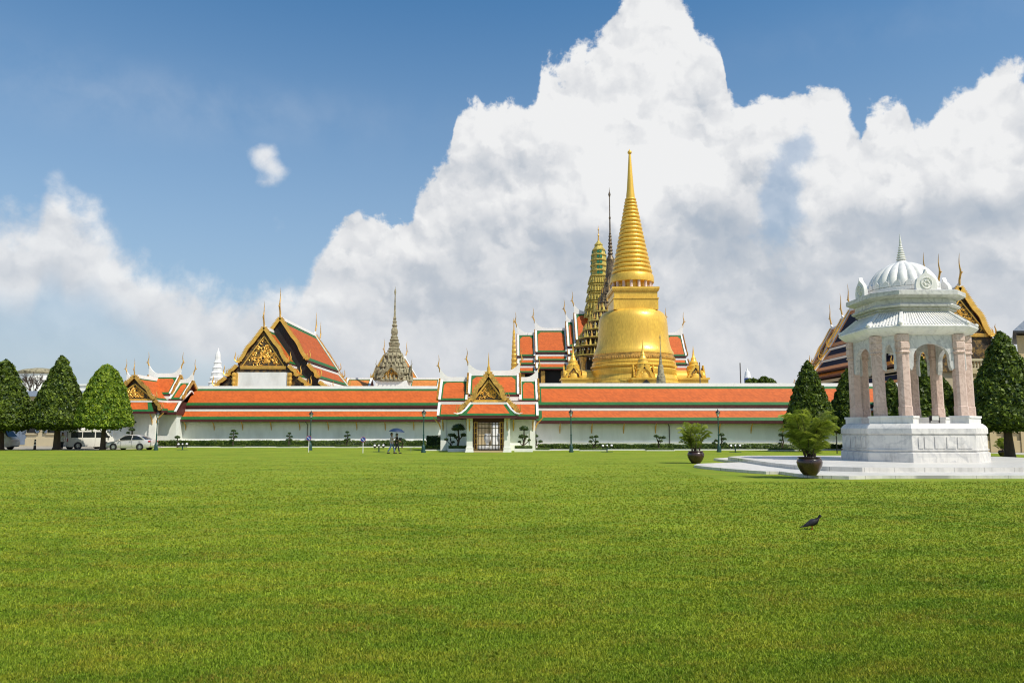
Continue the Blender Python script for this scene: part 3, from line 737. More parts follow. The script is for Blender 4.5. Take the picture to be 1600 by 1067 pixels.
def corner_house(rt):
    """the corner gate: the gable looks out to the left front"""
    Yc = 91.0; z = lambda py: Z(py, Yc)
    zr, zb = z(588), z(617)
    M = ID
    roof(rt, M, -1.6, 2.0, [(0, zr, 2.2, zb)], b=.42, hr=.36, sw=(.9, .9), lsw=1.15, ch=(1.9, 1.9), cut=.4, barge=((.24, .14, 0, 'old_gold'), (.24, .14, 0, 'old_gold')))
    zr2, zb2 = z(597), z(625)
    for a, b_, c in ((-4.2, -1.6, 0), (2.0, 3.5, 1)):
        roof(rt, M, a, b_, [(0, zr2, 2.7, zb2)], b=.42, hr=.32, sw=(.9, 0) if c == 0 else (0, .9), lsw=1.1, ch=(1.8, None) if c == 0 else (None, 1.8), cut=.4,
             barge=((.24, .14, .7, 'old_gold'), None) if c == 0 else (None, (.24, .14, .7, 'old_gold')))
    ub = MB(); ub.box(-1.7, 2.1, -2.4, 2.4, zb-.7, zb-.25); ub.build('upper_wall', 'trim_white', rt)
    zs, ze = z(630), z(645)
    roof(rt, M, -4.2, 3.5, [(0, zs+1.4, 2.7, zs+.02), (2.75, zs, 4.0, ze)], b=.4, ridge=False, ch=(None, None), cut=0, wband=.2)
    w = MB(); w.box(-3.8, 3.1, -2.9, 2.9, 0, ze+.3); w.box(-3.86, 3.16, -2.96, 2.96, 0, .75); w.build('wall', 'plaster', rt)
    f = -5.6
    zp, zq = z(594), z(627)
    roof(rt, sub(-.6, 0, -PI/2), .2, -f, [(0, zp, 2.35, zq), (2.4, zq-.2, 3.1, zq-1.2)], b=.36, hr=.28, sw=(0, 0), ch=(None, 1.9), cut=0,
         barge=(None, (.32, .16, .9, 'old_gold')), ped=(None, (2.05, zp-.8, zq+.1, 70)), core='carved_back', seed=9)
    pr = MB(); zt, zl = z(631), z(645)
    pr.panel((-2.6, f-.1, zt), (1.4, f-.1, zt), (2.3, f-1.3, zl), (-3.5, f-1.3, zl), .02, .5, .5, .4)
    pr.box(-2.7, 1.5, f-.2, f+.1, zt-.02, zt+.16, 3); pr.box(-3.5, 2.3, f-1.35, f-1.1, zl-.26, zl-.03, 2); pr.box(-3.3, 2.1, f-1.1, -3.2, zl-.24, zl-.06, 2)
    pr.build('porch_roof', ['tile_orange', 'tile_green', 'red_wood', 'trim_white'], rt, smooth=0)
    for xx in (-2.9, 1.7):
        c = MB(); c.box(xx-.35, xx+.35, f-.2, f+.5, 0, zl-.1); c.box(xx-.42, xx+.42, f-.27, f+.57, 0, .5); c.build('column', 'plaster_white', rt)
        bk = bracket_mb(1.3, .8, .12).build('bracket', 'old_gold', rt); bk.location = (xx, f-.2, zl-.15)
        bk = bracket_mb(1.3, .8, .12).build('bracket', 'old_gold', rt); bk.location = (xx+.3, f, zl-.15); bk.rotation_euler = (0, 0, PI/2)
    b_ = MB(); b_.box(-2.6, 1.4, f+.05, f+.3, 0, zl-.1); b_.build('screen_wall', 'plaster', rt)
    st = MB(); st.box(-3.2, 2.0, f-.5, -2.9, 0, .12); st.build('threshold', 'concrete', rt)
corner_house(cg)

# ------------------------------------------------------------------ hall behind the left gallery
hl = thing('temple_hall', 'tall temple hall with rust red roof and carved gold gable behind the left gallery', 'temple hall', (X(431, 105), 105, 0), 0)
zz = lambda py, Y: Z(py, Y)
T = [(0, zz(498, 105), 3.9, zz(562, 105)), (4.0, zz(570, 105), 5.5, zz(590, 105)), (5.6, zz(598, 105), 7.2, zz(612, 105))]
roof(hl, sub(0, 0, PI/2), 0, 19, T, fm='tile_rust', b=.75, hr=.3, sw=(.2, .5), ch=(3.9, 3.4), cut=0, we=.3, finmat='old_gold',
     barge=((.38, .22, 1.4, 'gold'), (.28, .2, 1.3, 'old_gold')), core='dark_void', wband=.25)
T2 = [(0, zz(514, 102), 3.3, zz(567, 102)), (3.4, zz(573, 102), 4.7, zz(588, 102)), (4.8, zz(592, 102), 6.1, zz(604, 102))]
M2 = sub(-1.0, -3.6, PI/2)
roof(hl, M2, 0, 4.2, T2, fm='tile_rust', b=.6, hr=.3, sw=(.1, 0), ch=(3.4, None), cut=0, we=.25,
     barge=((.38, .22, 1.4, 'gold'), None), ped=((2.75, zz(526, 102), zz(572, 102), 110), None), core='carved_back', seed=5, wband=.25)
T3 = [(0, T[0][1]-.9, 3.9, T[0][3]-.9), (4.0, T[1][1]-.9, 5.4, T[1][3]-.9)]
roof(hl, sub(0, 0, PI/2), 19, 22, T3, fm='tile_rust', b=.6, hr=.3, sw=(0, .5), ch=(None, 3.2), cut=0, barge=(None, (.35, .2, 1.3, 'old_gold')), core='dark_void')
w = MB(); w.box(-4.4, 2.4, -3.5, 1, 0, zz(582, 102)); w.box(-5.6, 5.6, .5, 21, 0, T[1][3]-.2); w.build('wall', 'plaster', hl)
for xx, xb in ((-4.6, -4.9), (2.3, 2.55)):
    w = MB(); w.box(xx, xx+.35, -3.62, -3.1, 0, zz(583, 102))
    for k in range(5): w.ball((xb+.1, -3.55, zz(586, 102)-k*.55), (.34-.03*k, .25, .36), 8)
    w.build('carved_capital', 'gold', hl)

# ------------------------------------------------------------------ hall behind the marble pavilion
hr_ = thing('temple_hall', 'large temple hall with dark blue roof edged in amber behind the white marble pavilion', 'temple hall', (55.0, 93, 0), 0)
zA = Z(450, 93)
def TT(dz): return [(0, zA+dz, 3.6, zA-6.0+dz), (3.7, zA-6.5+dz, 5.0, zA-8.1+dz), (5.1, zA-8.5+dz, 6.4, zA-10.0+dz)]
for i, (a, b_, dz) in enumerate(((0, 38, 0), (4.5, 33.5, 1.0), (8.0, 30.5, 2.0))):
    roof(hr_, sub(0, 0, PI/2), a, b_, TT(dz), fm='tile_blue', bm='tile_amber', b=.92, hr=.25, sw=(.5, .6), ch=(3.7, 3.9), cut=0, we=.34, wband=.3,
         barge=((.55, .24, 1.5, 'gold') if i == 0 else (.3, .2, 1.2, 'gold'), (.3, .2, 1.5, 'gold')), core='carved_back' if i == 0 else 'dark_void',
         ped=((3.0, zA-1.4, zA-5.6, 120), None) if i == 0 else (None, None), seed=8)
for k in range(2):
    e0 = 6.5+k*1.5
    q = MB(sub(0, 0, PI/2))
    for s in (1, -1):
        q.panel((0, s*e0, zA-10.3-k*1.5), (38+k, s*e0, zA-10.3-k*1.5), (38+k, s*(e0+1.4), zA-11.5-k*1.5), (0, s*(e0+1.4), zA-11.5-k*1.5), .1, .5, .5, .6)
        ya, yb = sorted((s*(e0-.05), s*(e0+.1))); q.box(0, 38+k, ya, yb, zA-10.32-k*1.5, zA-10.05-k*1.5, 3)
    for s in (1, -1):
        barge_mb(q, 38+k, 1, s, (e0, zA-10.2-k*1.5), (e0+1.4, zA-11.4-k*1.5), .3, tooth=.2, wave=.08, n=None, horn=1.3)
    q.build('lower_roof', ['tile_blue', 'tile_amber', 'red_wood', 'trim_white'], hr_, smooth=0)
w = MB(); w.box(-6.6, 6.6, 1.2, 37, 0, zA-9.6); w.box(-5.0, 5.0, .6, 1.3, 0, zA-7.6); w.build('wall', 'plaster_cream', hr_)

# ------------------------------------------------------------------ cross-plan hall with the stepped orange roofs, and its tower
YP = 172.0
ph = thing('royal_pantheon', 'cross-shaped hall with stepped orange roofs under a green and gold tower', 'temple hall', (X(937, YP, 25), YP, 0), 0)
s_ = YP/F
for i, (ho, hi, rr_, rb_) in enumerate(((130, 102, 523, 556), (102, 53, 516, 550), (53, 40, 503, 541), (40, 12, 490, 531))):
    z0, z1 = Z(rr_, YP), Z(rb_, YP-4.2); d = 4.2
    tiers = [(0, z0, d, z1)]
    if i < 3:
        dz = (0, 1.0, -.6)[i] if i < 2 else -.2
        tiers += [(d+.1, z1-.9, d+1.2, z1-1.9), (d+1.3, z1-2.7, d+2.6, z1-3.8)]
    for s in (-1, 1):
        a, b_ = (-ho*s_, -hi*s_) if s < 0 else (hi*s_, ho*s_)
        roof(ph, ID, a, b_, tiers, b=.62, hr=.5, sw=(1.7, 0) if s < 0 else (0, 1.7), lsw=2.5 if (ho-hi) > 20 else 1.2, ch=(3.4, None) if s < 0 else (None, 3.4),
             cut=.8, we=.42, barge=((.3, .2, 1.0, 'old_gold'), None) if s < 0 else (None, (.3, .2, 1.0, 'old_gold')), wband=.35, wr=.22, finmat='old_gold')
fz = Z(500, YP)
roof(ph, sub(0, 0, -PI/2), 4, 14, [(0, fz, 4.2, fz-5.5), (4.3, fz-6.4, 5.5, fz-7.5)], b=.6, hr=.5, sw=(0, 1.7), ch=(None, 3.4), cut=.6, we=.4, wband=.3,
     barge=(None, (.5, .25, 1.2, 'gold')), ped=(None, (3.4, fz-1, fz-5.2, 60)), core='carved_back')
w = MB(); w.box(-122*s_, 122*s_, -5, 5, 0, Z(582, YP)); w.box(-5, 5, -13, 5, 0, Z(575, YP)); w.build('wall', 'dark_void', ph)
for k in range(9):
    xx = (-122+k*30.5)*s_
    c = MB(); c.box(xx-.45, xx+.45, -6.2, -5.3, 0, Z(583, YP)); c.build('column', 'old_gold', ph)
def redent(t, p=0.16):
    c, q = abs(math.cos(t)), abs(math.sin(t)); m = 1/max(c, q); d = min(c, q)/max(c, q)
    return m*(1 - (p if d > .62 else 0) - (p*.75 if d > .84 else 0))
TZ = lambda py: Z(py, YP)
def px2(p): return p*YP/F
prof = [(24, 500), (24, 497), (21, 495), (19.5, 494), (19.5, 490)]
tw = []
def step(r, y0, y1, lip=1.2):          # one moulded storey from row y0 (below) up to y1
    h = y0-y1
    return [(r*.94, y0), (r*.94, y0-h*.25), (r*.88, y0-h*.35), (r*.88, y0-h*.62), (r+lip*.3, y0-h*.7), (r+lip*.3, y0-h*.82), (r*.9, y0-h*.95)]
for r, y0, y1 in ((25, 525, 520), (20, 520, 499), (24, 499, 493), (22, 493, 486), (20.5, 486, 479), (20, 479, 472), (18.2, 472, 465), (18, 465, 458), (16.2, 458, 452), (16.2, 452, 445), (14.8, 445, 438), (14.6, 438, 431)):
    tw += step(r*.98, y0, y1)
tb = MB(); tb.lathe([(30*YP/F, 8)]+[(px2(r), TZ(y)) for r, y in tw], 48, shape=lambda t: redent(t, .10)); tb.build('tower_base', 'green_gold', ph, smooth=25)
for r, y in ((24, 498), (21.5, 485), (19.5, 471), (17.6, 457), (15.6, 444)):
    sp = MB()
    for k in range(28):
        t = 2*PI*k/28; q = redent(t, .10)*r*.97*YP/F
        sp.lathe([(.34, TZ(y)), (.26, TZ(y)+.5), (.02, TZ(y)+1.35)], 4, c=(q*math.cos(t), q*math.sin(t)))
    sp.build('antefix_row', 'green_gold', ph, smooth=0)
pr_ = [(13.2, 431)]
for i in range(6):
    y = 431-i*8.2; r = (13.4, 13.4, 13.0, 12.6, 11.6, 9.6)[i]; r2 = (13.4, 13.0, 12.6, 11.6, 9.6, 6.2)[i]
    pr_ += [(r*.90, y-.5), (r2*.90, y-5.6), (r2*1.05, y-6.2), (r2*1.05, y-7.6)]
pr_ += [(5.0, 381), (3.0, 378.5), (1.3, 376)]
tb = MB(); tb.lathe([(px2(r), TZ(y)) for r, y in pr_], 40, shape=lambda t: 1.06*(1-.06*(math.cos(t*8) > 0))); tb.build('tower_dome', 'green_gold', ph, smooth=25)
gp = MB()
for i in range(5):
    y = 431-i*8.2; r = (13.4, 13.4, 13.0, 12.6, 11.4)[i]
    for k in range(16):
        t = 2*PI*(k+.5)/16
        if k % 4 in (1, 2): continue
        q = px2(r)*.90*1.06; dt = .15
        a_ = [(math.cos(t+e)*q*1.03, math.sin(t+e)*q*1.03) for e in (-dt, dt)]; b_ = [(p[0]*.9, p[1]*.9) for p in a_]
        z0, z1 = TZ(y-1.2), TZ(y-5.4)
        gp.hexa([(*a_[0], z0), (*a_[1], z0), (*b_[1], z0), (*b_[0], z0), (*a_[0], z1), (*a_[1], z1), (*b_[1], z1), (*b_[0], z1)])
gp.build('glazed_panel', 'glaze_green', ph, smooth=0)
fn = MB(); fn.lathe([(px2(a), TZ(b)) for a, b in ((1.6, 378), (1.2, 373), (.8, 370), (1.5, 368), (.6, 366), (.5, 361), (1.2, 359), (.4, 357), (.1, 352))], 8); fn.build('finial', 'old_gold', ph)

# ------------------------------------------------------------------ the dark spired library between them
YM = 148.0
mo = thing('mondop', 'dark bronze library with crowded roof tiers and needle spire behind the golden stupa', 'spired library', (X(955, YM, 25), YM, 0), 0)
MZ = lambda py: Z(py, YM)
mpx = lambda p: p*YM/F
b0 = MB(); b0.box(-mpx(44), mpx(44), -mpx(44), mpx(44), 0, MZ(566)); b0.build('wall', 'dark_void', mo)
for k in range(6):
    for s in (-1, 1):
        xx = mpx(-50+k*20)
        c = MB(); c.lathe([(.62, 0), (.62, 12), (.5, 12.2), (.46, MZ(574)), (.7, MZ(566)), (.8, MZ(563))], 8, c=(xx, s*mpx(50))); c.build('column', 'old_gold', mo)
tiers_ = [(66, 563, 548), (62, 548, 535), (56, 535, 522), (48, 522, 508), (39, 508, 493), (30, 493, 478), (22, 478, 464), (16, 464, 450), (11, 450, 436)]
for i, (r, y0, y1) in enumerate(tiers_):
    q = MB(); rr_ = mpx(r)*.95; h = MZ(y1)-MZ(y0); z0 = MZ(y0)
    q.lathe([(rr_*.98, z0), (rr_, z0+.12*h), (rr_*.93, z0+.3*h), (rr_*.80, z0+.62*h), (rr_*.74, z0+h)], 48, shape=lambda t: redent(t, .08))
    n = max(12, int(r*1.0)); sz = .95 if i < 6 else .6
    for k in range(n):
        t = 2*PI*k/n; c = redent(t, .08)*rr_*.95
        q.lathe([(.30*sz, z0+.30*h), (.24*sz, z0+.55*h), (.03, z0+1.0*h)], 4, c=(c*.97*math.cos(t), c*.97*math.sin(t)), m=1 if k % 3 else 3, a0=t)
        c2 = c*.84; q.lathe([(.22*sz, z0+.62*h), (.02, z0+1.15*h)], 4, c=(c2*math.cos(t+.05), c2*math.sin(t+.05)), m=3 if k % 2 else 0, a0=t)
        q.ball((c*1.04*math.cos(t), c*1.04*math.sin(t), z0-.35), (.1, .1, .2), 6, 2)
    q.lathe([(rr_*1.0, z0+.14*h), (rr_*1.03, z0+.20*h), (rr_*1.0, z0+.27*h)], 48, shape=lambda t: redent(t, .08), m=1)
    q.lathe([(rr_*.80, z0-.35*h), (rr_*.80, z0+.02*h)], 48, shape=lambda t: redent(t, .08), m=0)
    q.build('roof_tier', ['dark_bronze', 'green_gold' if i < 6 else 'dark_bronze', 'trim_white', 'old_gold'], mo, smooth=25)
sp = MB(); L_ = [(9.5, 436), (8.5, 428), (9.2, 426), (7.5, 420), (6.6, 408), (7.2, 406), (5.2, 402)]
y = 402; r = 5.0
while y > 368: L_ += [(r, y-1), (r*.62, y-3), (r*.95, y-4.6)]; y -= 5.4; r -= .42
L_ += [(1.5, 366), (1.2, 345), (1.0, 344), (1.9, 341), (1.0, 338), (.8, 309), (2.2, 304), (.7, 300), (.1, 293)]
sp.lathe([(mpx(a)*.92, MZ(b)) for a, b in L_], 16); sp.build('spire', 'dark_bronze', mo)

# ------------------------------------------------------------------ golden stupa
YC = 120.0
ce = thing('golden_stupa', 'huge bell-shaped golden stupa with a ringed spire', 'stupa', (X(990, YC, 12), YC, 0), 0)
CZ = lambda py: Z(py, YC)
cpx = lambda p: p*YC/F*1.0
q = MB(); prof = [(74, 740), (74, 640), (72, 632), (72, 612), (70, 604), (70, 600), (68.5, 598), (68, 594), (66.5, 592), (65.5, 588), (66.8, 585), (66.8, 580), (65, 578), (63.8, 574), (65, 571.5), (65, 568), (63, 566), (62.3, 562)]
q.lathe([(cpx(a), max(0, CZ(b))) for a, b in prof], 96)
for r, y, h in ((64.2, 597, .4), (65, 577, .4)): q.lathe([(cpx(r), CZ(y)), (cpx(r+2.2), CZ(y)+.15), (cpx(r+2.2), CZ(y)+.35), (cpx(r), CZ(y)+.5)], 96, cap=False)
q.build('base_moulding', 'chedi_gold', ce, smooth=28)
q = MB(); q.lathe([(cpx(a), CZ(b)) for a, b in ((62, 565), (63.8, 564.6), (63.8, 560.4), (61.8, 560), (61.8, 557), (62.4, 556))], 96)
for k in range(110):
    t = 2*PI*k/110; c = cpx(63.6)
    q.ball((c*math.cos(t), c*math.sin(t), CZ(562.5)), (.13, .13, .22), 6)
q.build('bead_band', 'old_gold', ce, smooth=30)
bell = [(62.2, 556.5), (61.8, 552), (60.2, 549.5), (58.6, 546), (56.8, 540), (55.4, 532), (54.6, 524), (54.0, 514), (53.4, 506), (52.5, 500), (50.8, 495.5), (48.3, 492), (45.0, 489.4), (41, 487.8), (36, 487)]
q = MB(); q.lathe([(cpx(a), CZ(b)) for a, b in bell], 96); q.build('bell', 'chedi_gold', ce, smooth=60)
q = MB()
for (hw, y0, y1) in ((37, 489, 473), (38, 473, 471), (36, 471, 462), (36.8, 462, 460.5), (38.4, 460.5, 458.5), (39.2, 458.5, 454.5)):
    h = cpx(hw)*.93; q.box(-h, h, -h, h, CZ(y0)+.001*hw, CZ(y1))
q.build('throne', 'chedi_gold', ce, smooth=0)
q = MB(); q.lathe([(cpx(25), CZ(455)), (cpx(25), CZ(441))], 48); q.build('colonnade_core', 'chedi_gold', ce)
proto = None
for k in range(16):
    t = 2*PI*(k+.5)/16; c = cpx(30.5)
    if proto is None: m_ = MB(); m_.lathe([(.34, CZ(454.6)), (.25, CZ(453.5)), (.22, CZ(444)), (.34, CZ(442.5))], 8); proto = m_.build('colonnette', 'marble_pink', ce); o = proto
    else: o = proto.copy(); COL.objects.link(o)
    o.location = (c*math.cos(t), c*math.sin(t), 0)
L_ = [(30, 443.5), (34.3, 443), (34.6, 440), (34.0, 433), (32.2, 430), (30.8, 429.4)]
n = 19; y0, y1, r0, r1 = 429.0, 310.0, 31.2, 7.4
ys = [y0+(y1-y0)*(1-(1-k/n)**1.12) for k in range(n+1)]
for k in range(n):
    ya, yb = ys[k], ys[k+1]; ra = r0+(r1-r0)*((y0-ya)/(y0-y1))**.93; h = ya-yb
    for j in range(7):
        an = -PI/2+PI*j/6
        L_.append((ra-1.5+(1.5 if j in (0, 6) else 2.4)*math.cos(an)*1.0, ya-h*(.5+.5*math.sin(an))*.92))
q = MB(); q.lathe([(cpx(a), CZ(b)) for a, b in L_], 72); q.build('ringed_spire', 'chedi_gold', ce, smooth=50)
q = MB(); q.lathe([(cpx(a), CZ(b)) for a, b in ((7.0, 311), (6.9, 306), (5.6, 296), (4.1, 275), (2.7, 255), (1.9, 243), (1.6, 241.4), (3.0, 240.2), (3.5, 238.4), (2.8, 236.6), (1.0, 235.4), (.2, 233))], 32)
q.build('pinnacle', 'chedi_gold', ce, smooth=50)
def portico(ang, tipy, dist):
    Mx = Matrix.Rotation(ang, 4, 'Z')     # local +x points outwards
    wy = YC+dist*math.sin(ang); zf = lambda py: Z(py, wy)
    pm = MB(Mx)
    pm.box(dist-9, dist+1.8, -1.8, 1.8, 0, zf(594)); pm.box(dist-9, dist+2.0, -2.0, 2.0, zf(594), zf(591.5))
    for k in range(13):                  # barrel roof towards the bell
        pass
    n_ = 12; r = 1.4; zc = zf(591.5)
    ring = [(r*math.cos(PI*k/n_), zc+r*math.sin(PI*k/n_)*.95) for k in range(n_+1)]
    pm.ext(ring, dist-8.5, dist-1.3, 0, 'x')
    pm.ext(ring, dist+.9, dist+1.4, 0, 'x')
    pm.build('portico', 'chedi_gold', ce, smooth=25)
    sp = MB(Mx); H = lambda py: zf(py)
    hh = H(tipy)-zc
    sp.lathe([(1.5, zc-.2), (1.45, zc+.12*hh), (1.2, zc+.2*hh), (1.25, zc+.22*hh), (1.05, zc+.26*hh), (1.0, zc+.36*hh), (1.05, zc+.37*hh), (.78, zc+.40*hh), (.7, zc+.47*hh), (.76, zc+.48*hh), (.5, zc+.52*hh), (.36, zc+.6*hh), (.4, zc+.61*hh), (.2, zc+.66*hh), (.1, zc+.82*hh), (.01, zc+hh)], 20, c=(dist, 0))
    sp.build('portico_spire', 'chedi_gold', ce)
    gb = MB(Mx)
    for (a2, w2) in ((0, 1.75),):
        for ax in (0, PI/2, -PI/2):
            N2 = Mx @ Matrix.Translation((dist, 0, 0)) @ Matrix.Rotation(ax, 4, 'Z')
            g2 = MB(N2); zt, zb_ = zc+2.0, zc+.2
            g2.ext([(-1.0, zb_), (1.0, zb_), (0, zt-.35)], 1.2, 1.35, 1, 'x')
            for s in (-1, 1): barge_mb(g2, 1.35, 1, s, (0, zt), (1.22, zb_-.1), .27, tooth=.08, wave=.07, n=9, horn=.4, th=.2)
            curls(g2, ((0, zt-.5), (-.9, zb_), (.9, zb_)), 1, 1.36, 14, .16, 4)
            gb.v += g2.v; o_ = len(gb.v)-len(g2.v); gb.f += [tuple(i+o_ for i in f) for f in g2.f]; gb.mi += g2.mi
    gb.build('portico_gable', ['chedi_gold', 'carved_back'], ce, smooth=25)
portico(-PI/2, 530, 8.6); portico(PI, 536, 9.5); portico(0, 540, 9.4); portico(PI/2, 536, 9.4)
dz = MB(); zf = lambda py: Z(py, YC-11.6)
dz.ext([(-.8, .5), (.8, .5), (.8, zf(601)), (0, zf(592)), (-.8, zf(601))], -11.15, -10.9, 0, 'y'); dz.build('niche', 'dark_void', ce)

# ------------------------------------------------------------------ other spires and roofs beyond the galleries
def spire(name, label, cat, px, Y, prof, m, n=20, shape=None, low=3.0, group=None):
    o = thing(name, label, cat, (X(px, Y, 8), Y, 0), 0, group)
    q = MB(); k = Y/F
    q.lathe([(prof[0][0]*k*1.0, 0)]+[(a*k, Z(b, Y)) for a, b in prof], n, shape=shape); q.build('spire', m, o, smooth=28)
    return o
Lw = [(12, 606), (11, 600), (12, 598), (9.5, 596), (9.6, 592), (10.2, 591), (8, 588), (8, 584), (8.6, 583), (6.6, 580), (6.4, 576), (7, 575), (5.2, 572), (5, 568), (5.6, 567), (4.2, 564), (3.8, 560), (3.9, 556), (2.6, 551), (1.0, 547), (.2, 543)]
o = spire('white_prang', 'slim white stepped tower left of the rust roofed hall', 'tower', 338, 130, Lw, 'trim_white', 28, lambda t: redent(t, .1))
q = MB(); q.box(-1.8, 1.8, -1.8, 1.8, 0, 3); q.build('base', 'trim_white', o)
Ls = [(7, 600), (6.5, 588), (5.6, 587), (4.6, 582), (3.8, 572), (3.6, 571)]
y = 570; r = 3.0
while y > 552: Ls += [(r, y), (r*.7, y-1.4)]; y -= 2.4; r -= .22
Ls += [(.8, 551), (.5, 530), (.9, 528), (.1, 521)]
o = spire('model_stupa', 'small dark grey needle spire in front of the golden stupa', 'stupa', 1033, 104, [(8, 612)]+Ls, 'stone_grey', 20, lambda t: redent(t, .1))
q = MB(); q.box(-1, 1, -1, 1, 0, 2); q.build('base', 'stone_grey', o)
Lg = [(6.5, 600)]
y = 592; r = 5.6
while y > 520: Lg += [(r, y), (r, y-3), (r*.84, y-4), (r*.84, y-6)]; y -= 7; r -= .36
Lg += [(1.0, 516), (.6, 505), (1.2, 503), (.1, 496)]
o = spire('gold_prang', 'slender gold banded spire at the left end of the cross-shaped hall', 'tower', 803, 140, Lg, 'gold', 16, lambda t: redent(t, .1))
q = MB(); q.box(-1.1, 1.1, -1.1, 1.1, 0, 2.5); q.build('base', 'plaster', o)
# spired chapel at left of the gate, with its small gables
YS = 128.0; kS = YS/F; SZ = lambda py: Z(py, YS)
so_ = thing('spired_chapel', 'small grey mosaic chapel with four gables and a tapering spire', 'chapel', (X(615, YS, 10), YS, 0), 0)
q = MB(); q.box(-24*kS, 24*kS, -24*kS, 24*kS, 0, SZ(596)); q.build('wall', 'plaster_white', so_)
q = MB()
for r, y0, y1 in ((31, 597, 588), (27, 586, 577), (22, 576, 570), (18, 569, 562), (14, 561, 554)):
    q.lathe([(r*kS*.86, SZ(y0)), (r*kS*.88, SZ(y0)+.2), (r*kS*.7, SZ(y1)), (r*kS*.6, SZ(y1)+.3)], 40, shape=lambda t: redent(t, .08))
    nn_ = int(r*.9)
    for k in range(nn_):
        t = 2*PI*k/nn_; c = redent(t, .08)*r*kS*.84
        q.lathe([(.3, SZ(y0)+.2), (.2, SZ(y0)+.7), (.02, SZ(y0)+1.1)], 4, c=(c*math.cos(t), c*math.sin(t)))
q.build('roof_tier', 'stone_grey', so_, smooth=25)
Lc = [(13, 558), (13.5, 556), (9.5, 552), (10, 548), (8, 547), (8.6, 545), (6.8, 543), (8, 538), (8.2, 536), (6, 534), (6.8, 531), (5, 529), (5.6, 527), (4, 524), (5, 520), (4.6, 515), (2.8, 511), (4.2, 509), (2.4, 505), (3.2, 503), (1.9, 499), (2.5, 498), (1.5, 494), (1.2, 480), (.7, 462), (1.5, 457), (1.2, 454), (.3, 451), (.1, 447)]
q = MB(); q.lathe([(a*kS, SZ(b)) for a, b in Lc], 24, shape=lambda t: redent(t, .05)); q.build('spire', 'stone_grey', so_, smooth=28)
for ang in (0, PI/2, PI, -PI/2):
    roof(so_, Matrix.Rotation(ang, 4, 'Z'), 1.2, 26*kS, [(0, SZ(573), 17*kS, SZ(592))], fm='stone_grey', bm='stone_grey', b=.2, hr=.1, sw=(0, 0), ridge=False, ch=(None, 1.3), cut=0,
         edge=False, we=0, barge=(None, (.5, .14, 1.0, 'stone_grey')), ped=(None, (1.45, SZ(577), SZ(591), 36)), core='carved_back', finmat='stone_grey')
kk = thing('gable_roof', 'little gold gabled roof with two horn finials peeping out behind the grey chapel', 'roof', (X(601, 140, 10), 140, 0), R(-30))
roof(kk, sub(0, 0, PI/2), 0, 6, [(0, Z(556, 140), 3.0, Z(590, 140))], fm='tile_amber', b=.3, sw=(0, .3), ch=(3.0, 3.0), barge=((.4, .2, 1, 'gold'), None), ped=((2.4, Z(562, 140), Z(590, 140), 30), None), cut=0)
q = MB(); q.box(-2.4, 2.4, .4, 5.8, 0, Z(588, 140)); q.build('wall', 'plaster', kk)
sb_ = thing('cloister_roof', 'low hall with pale orange roofs either side of the grey chapel', 'hall', (X(614, 134), 134, 0), 0)
k = 134/F
for a, b_ in ((-73, -34), (26, 72)):
    roof(sb_, ID, a*k, b_*k, [(0, Z(592, 134), 3.6, Z(612, 130))], fm='tile_pale', b=.45, hr=.2, sw=(0, 0), ch=(None, None), cut=0, we=.3,
         barge=((.3, .15, 1.2, 'old_gold') if a < 0 else None, (.3, .15, 1.2, 'old_gold') if a > 0 else None))
q = MB(); q.box(-72*k, 70*k, -2.5, 2.5, 0, Z(614, 131)); q.build('wall', 'plaster', sb_)
for px, y0, Yp, r in ((1094, 566, 104, .07), (1158, 567, 130, .09)):
    o = thing('pole', 'thin dark lightning pole beside the right porch of the golden stupa' if px < 1100 else 'thin dark pole alone against the sky between stupa and round tree tops', 'pole', (X(px, Yp, 8), Yp, 0), 0)
    q = MB(); q.tube([(0, 0, 0), (0, 0, Z(y0, Yp))], [r*1.3, r], 8); q.build('mast', 'pipe', o)
    q = MB(); q.lathe([(r*3, 0), (r*3, .3), (r*1.6, .5)], 10); q.build('foot', 'concrete', o)
fs = spire('distant_stupa', 'far pale blue and white domed tower beside the round tree tops', 'tower', 1170, 260, [(5, 610), (5, 590), (5.4, 589.5), (4.6, 588), (4.2, 584), (3, 580.5), (1.4, 579.5), (1.2, 577.5), (.5, 576), (.1, 573)], 'trim_white', 16)
q = MB(); q.lathe([(5.15*260/F, 0), (5.15*260/F, Z(591, 260))], 16); q.build('drum', 'sign_blue', fs)
# ------------------------------------------------------------------ beige palace ranges, left and right
def shutters(rt, x, y, z0, z1, w, open_=True, m='shutter', rot=0):
    q = MB(); q.box(x-w/2-.08, x+w/2+.08, y-.06, y+.02, z0-.08, z1+.08, 0); q.box(x-w/2-.15, x+w/2+.15, y-.14, y, z0-.22, z0-.09, 0)
    o = q.build('window', 'plaster_cream', rt)
    q = MB(); q.box(x-w/2, x+w/2, y-.075, y-.062, z0, z1); q.build('pane', 'dark_void', o)
    if open_:
        for s in (-1, 1):
            q = MB(); x0, x1 = sorted((x+s*w/2, x+s*(w/2+w*.42))); q.box(x0, x1, y-.20, y-.15, z0, z1)
            for i in range(8): q.box(x0+.06, x1-.06, y-.22, y-.2, z0+.1+i*(z1-z0-.2)/8, z0+.1+(i+.6)*(z1-z0-.2)/8)
            q.build('shutter', m, o)
bl = thing('palace_office', 'long cream two storey office with grey blue shutters behind the left cone trees', 'building', (X(60, 96), 96, 0), 0)
k = 96/F; zt = Z(622, 94)
q = MB(); q.box(-120*k, 150*k, 0, 8, 0, zt); q.box(-120*k, 150*k, -.12, 8.1, zt, zt+.3); q.box(-120*k, 150*k, -.1, -.002, 0, .9); q.build('wall', 'plaster_cream', bl)
